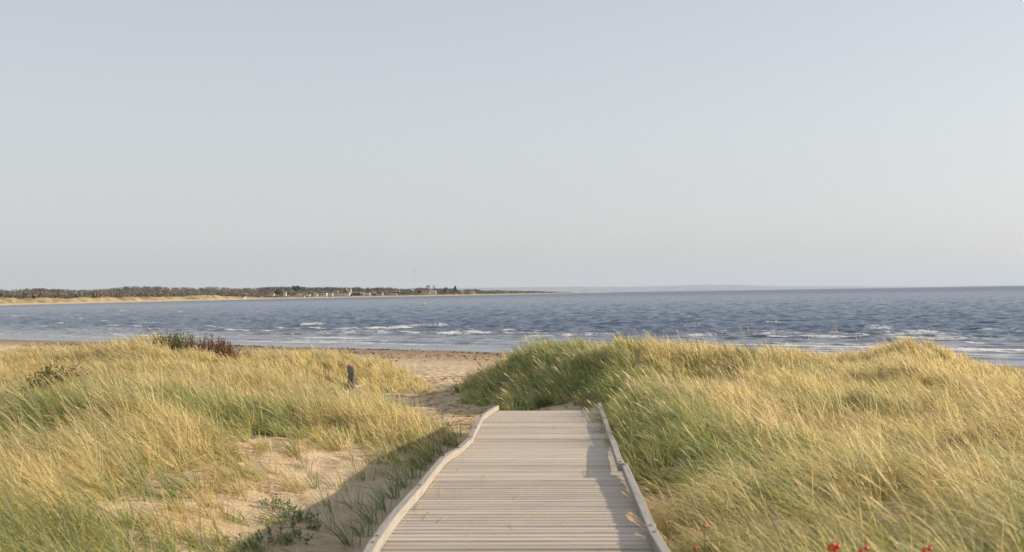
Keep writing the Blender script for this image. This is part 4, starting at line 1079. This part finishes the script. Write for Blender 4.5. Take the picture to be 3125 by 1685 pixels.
for kk in (0,):
    mb.loft([[(0, -.05, -.03), (0, .05, -.03), (0, .05, .03), (0, -.05, .03)], [(d.x * .5, d.y * .5 - .05, -.026), (d.x * .5, d.y * .5 + .05, -.026), (d.x * .5, d.y * .5 + .05, .034), (d.x * .5, d.y * .5 - .05, .034)], [(d.x, d.y - .045, -.02), (d.x, d.y + .045, -.02), (d.x, d.y + .045, .03), (d.x, d.y - .045, .03)]])
brd = mb.build('weathered_board', M_RAIL); brd.location = bb_
tag(brd, 'pale weathered board fixed low at the foot of the wooden post', 'board')
st_ = ground_at(1681, 1233)
mb = MB(); mb.loft([[(-.014, -.006, -.1), (.014, -.006, -.1), (.014, .006, -.1), (-.014, .006, -.1)], [(-.010, -.006, .06), (.016, -.006, .06), (.016, .006, .06), (-.010, .006, .06)], [(.0, -.005, .115), (.012, -.005, .115), (.012, .005, .115), (.0, .005, .115)]])
stk = mb.build('wooden_stake', M_RAIL); stk.location = st_
tag(stk, 'tiny pale stake in the sand behind the boardwalk end', 'stake')

# shrubs ---------------------------------------------------------------------------
M_HIP = simple('rose_hip_skin', (0.62, 0.075, 0.025), 0.35, 0.25, 40.0, spec=0.5)
M_SHRUB = foliage_mat('shrub_leaves', 0.3, 0.55)
def sphere_mesh(r_, stretch=1.0):
    mb = MB(); rings = []
    for i in range(1, 6):
        a = i * math.pi / 6
        rings.append([(r_ * math.sin(a) * math.cos(t * .785), r_ * math.sin(a) * math.sin(t * .785), -r_ * stretch * math.cos(a)) for t in range(8)])
    mb.loft(rings); return mb
def shrub(name, label, base, wx, wy, h, nst, nlf, leaf, c_stem, c_leaf, seed, lean=-.1, cat='shrub', group=None, leaf2=None, stem_w=.007, dome=True):
    r = np.random.default_rng(seed)
    root = empty(name, base, label, cat, group)
    bx = r.uniform(-1, 1, nst); by = r.uniform(-1, 1, nst)
    env = np.sqrt(np.clip(1 - (bx ** 2) * .9, .04, 1)) if dome else np.ones(nst)
    L = h * env * r.uniform(.68, 1.0, nst)
    X, Y = bx * wx / 2, by * wy / 2
    Z = ground_z(X + base[0], Y + base[1]) - base[2] - .03
    lx = .5 * bx + lean + r.normal(0, .3, nst); ly = r.normal(0, .3, nst)
    az = np.arctan2(ly, lx); mag = np.hypot(lx, ly)
    th0, th1 = .2 * mag, .5 * mag + r.normal(0, .2, nst)
    ts = np.array([0, .35, .7, 1.]); 
    v, c, q = make_blades(np.stack([X, Y, Z], 1), L, az, th0, th1, np.full(nst, stem_w), np.tile(c_stem, (nst, 1)) * r.uniform(.7, 1.3, (nst, 1)), np.tile(c_stem, (nst, 1)), ts, np.array([1.2, 1, .8, .4]), r=r)
    link('stems', quads_np('stems', v, q, cols=c), M_SHRUB, root)
    th1s = np.where(np.abs(th1) < 1e-3, 1e-3, th1)
    def pts(n_, sel_fn=None):
        i = r.integers(0, nst, n_); t = r.uniform(.25, 1.02, n_)
        hh_ = L[i] * (np.cos(th0[i]) - np.cos(th0[i] + th1s[i] * t)) / th1s[i]
        vz = L[i] * (np.sin(th0[i] + th1s[i] * t) - np.sin(th0[i])) / th1s[i]
        return np.stack([X[i] + hh_ * np.cos(az[i]), Y[i] + hh_ * np.sin(az[i]), Z[i] + vz], 1) + r.normal(0, leaf * .8, (n_, 3))
    P = pts(nlf)
    colr = np.array(c_leaf)[r.integers(len(c_leaf), size=nlf)] * r.uniform(.75, 1.25, (nlf, 1))
    if leaf2 is not None:
        side = smooth(-.25, .25, P[:, 0] / (wx / 2) + r.normal(0, .25, nlf))
        colr = np.where((r.random(nlf) < side)[:, None], np.array(leaf2)[r.integers(len(leaf2), size=nlf)] * r.uniform(.75, 1.25, (nlf, 1)), colr)
    vv = leaf_quads(P, np.full(nlf, leaf), r)
    link('leaves', quads_np('leaves', vv, np.arange(len(vv)), cols=np.repeat(colr, 4, 0)), M_SHRUB, root)
    return root
def hips(root, spots, D, rad):
    for (x, y) in spots:
        p = at(x, y, D) - root.location
        h0 = Vector((p.x * .35, p.y * .35 + .02, 0.0))
        v, c, q = chord_blades([(h0, p - Vector((0, 0, rad * .7)))], rs_, .006, (.16, .14, .06), (.18, .15, .06), TS, np.array([1, 1, .9, .8]), .3)
        link('hip_stem', quads_np('hip_stem', v, q, cols=c), M_SHRUB, root)
        o = sphere_mesh(rad, .85).build('rose_hip', M_HIP, root, True); o.location = p
        sp_ = MB()
        for a in range(5):
            t = a * 1.2566
            sp_.add([(.25 * rad * math.cos(t - .4), .25 * rad * math.sin(t - .4), .8 * rad), (.25 * rad * math.cos(t + .4), .25 * rad * math.sin(t + .4), .8 * rad), (.7 * rad * math.cos(t), .7 * rad * math.sin(t), 1.5 * rad)], [(0, 1, 2)])
        sp_.build('sepals', M_BARK, o)
def foot(x, y, D):
    p = at(x, y, D); return (p.x, p.y, gz1(p.x, p.y))
GR = [(.10, .14, .05), (.16, .19, .06), (.07, .11, .05)]
BR = [(.20, .11, .055), (.16, .085, .05), (.25, .15, .07), (.18, .08, .05)]
b_ = foot(607, 1060, 31)
shrub('bush', 'dark brown and green bush on top of the left dune', b_, 2.5, 1.2, max(.62, at(600, 1016, 31).z - b_[2]), 380, 5200, .028, (.13, .085, .06), GR + [(.3, .27, .09)], 1, -.05, 'bush', leaf2=BR, stem_w=.014)
b_ = foot(190, 1170, 18)
rb_ = shrub('rose_bush', 'low rose bush with orange red hips amid the grass at far left', b_, 1.45, .8, max(.6, at(200, 1094, 18).z - b_[2]), 150, 3600, .028, (.13, .08, .05), GR + [(.30, .22, .07), (.25, .09, .04)], 2, -.05, 'rose bush', stem_w=.008)
hips(rb_, [(109, 1143), (160, 1134), (183, 1142), (244, 1143), (260, 1146), (272, 1147), (202, 1158), (155, 1164), (140, 1140), (225, 1138)], 17.8, .022)
b_ = foot(70, 1185, 18)
shrub('rose_bush', 'small low rose bush without hips left of the one with red hips', b_, .6, .5, max(.35, at(70, 1165, 18).z - b_[2]), 24, 240, .022, (.13, .08, .05), GR, 3, -.05, 'rose bush', stem_w=.008)
b_ = foot(2950, 1365, 10.6)
shrub('dry_shrub', 'brown dried up heathery shrub in the grass at far right', b_, 1.05, .6, max(.5, at(2950, 1288, 10.6).z - b_[2]), 340, 1400, .013, (.20, .13, .075), [(.26, .17, .09), (.20, .14, .08)], 4, -.15, 'shrub', stem_w=.005)
b_ = foot(2060, 1690, 6.0)
rb_ = shrub('rose_bush', 'green rose shoots with red hips close beside the right rail', b_, .34, .5, .38, 16, 150, .024, (.16, .16, .06), [(.14, .22, .07), (.28, .34, .08), (.10, .17, .07)], 5, -.1, 'rose bush')
hips(rb_, [(2031, 1594), (2122, 1672)], 6.15, .011); hips(rb_, [(1969, 1540)], 7.3, .012)
b_ = foot(2150, 1660, 6.4)
rb_ = shrub('rose_bush', 'sparse rose shoot with one red hip deeper in the right grass', b_, .25, .3, .34, 24, 110, .022, (.16, .16, .06), [(.14, .20, .07), (.10, .17, .07)], 6, -.1, 'rose bush')
hips(rb_, [(2150, 1605)], 6.3, .013)
b_ = foot(2600, 1720, 4.6)
rb_ = shrub('rose_bush', 'rose bush with a cluster of orange red hips at the bottom edge', b_, .42, .4, max(.4, at(2570, 1672, 4.6).z - b_[2]), 14, 120, .026, (.16, .16, .06), [(.10, .17, .06), (.14, .20, .07)], 7, -.05, 'rose bush')
hips(rb_, [(2541, 1663), (2556, 1668), (2530, 1675), (2547, 1679), (2644, 1674), (2626, 1682)], 4.55, .0135)
b_ = foot(2820, 1720, 4.6)
rb_ = shrub('rose_bush', 'rose bush with two red hips near the bottom right corner', b_, .3, .4, max(.4, at(2820, 1676, 4.6).z - b_[2]), 12, 110, .026, (.16, .16, .06), [(.10, .17, .06), (.14, .20, .07)], 8, -.05, 'rose bush')
hips(rb_, [(2837, 1675), (2820, 1681)], 4.55, .0135)
for i, (x, y, wx, h, nl, lab) in enumerate([(925, 1598, .42, .2, 330, 'largest leafy green plant on the shaded sand'), (860, 1650, .5, .16, 320, 'low spreading leafy plant just below the largest green one'), (955, 1622, .12, .1, 50, 'tiny round green plant right of the largest leafy one'),
                                          (740, 1672, .4, .14, 180, 'sparse green plant at the bottom edge below the sunlit slope'), (850, 1560, .35, .22, 160, 'greyish green plant where sunlit sand meets shade')]):
    p = ground_at(x, y)
    shrub('leafy_plant', lab, tuple(p), wx, wx * .8, h, 30, int(nl * 1.5), .015, (.16, .18, .08), [(.16, .24, .13), (.22, .28, .14), (.13, .19, .11)], 20 + i, -.1, 'plant', stem_w=.004)
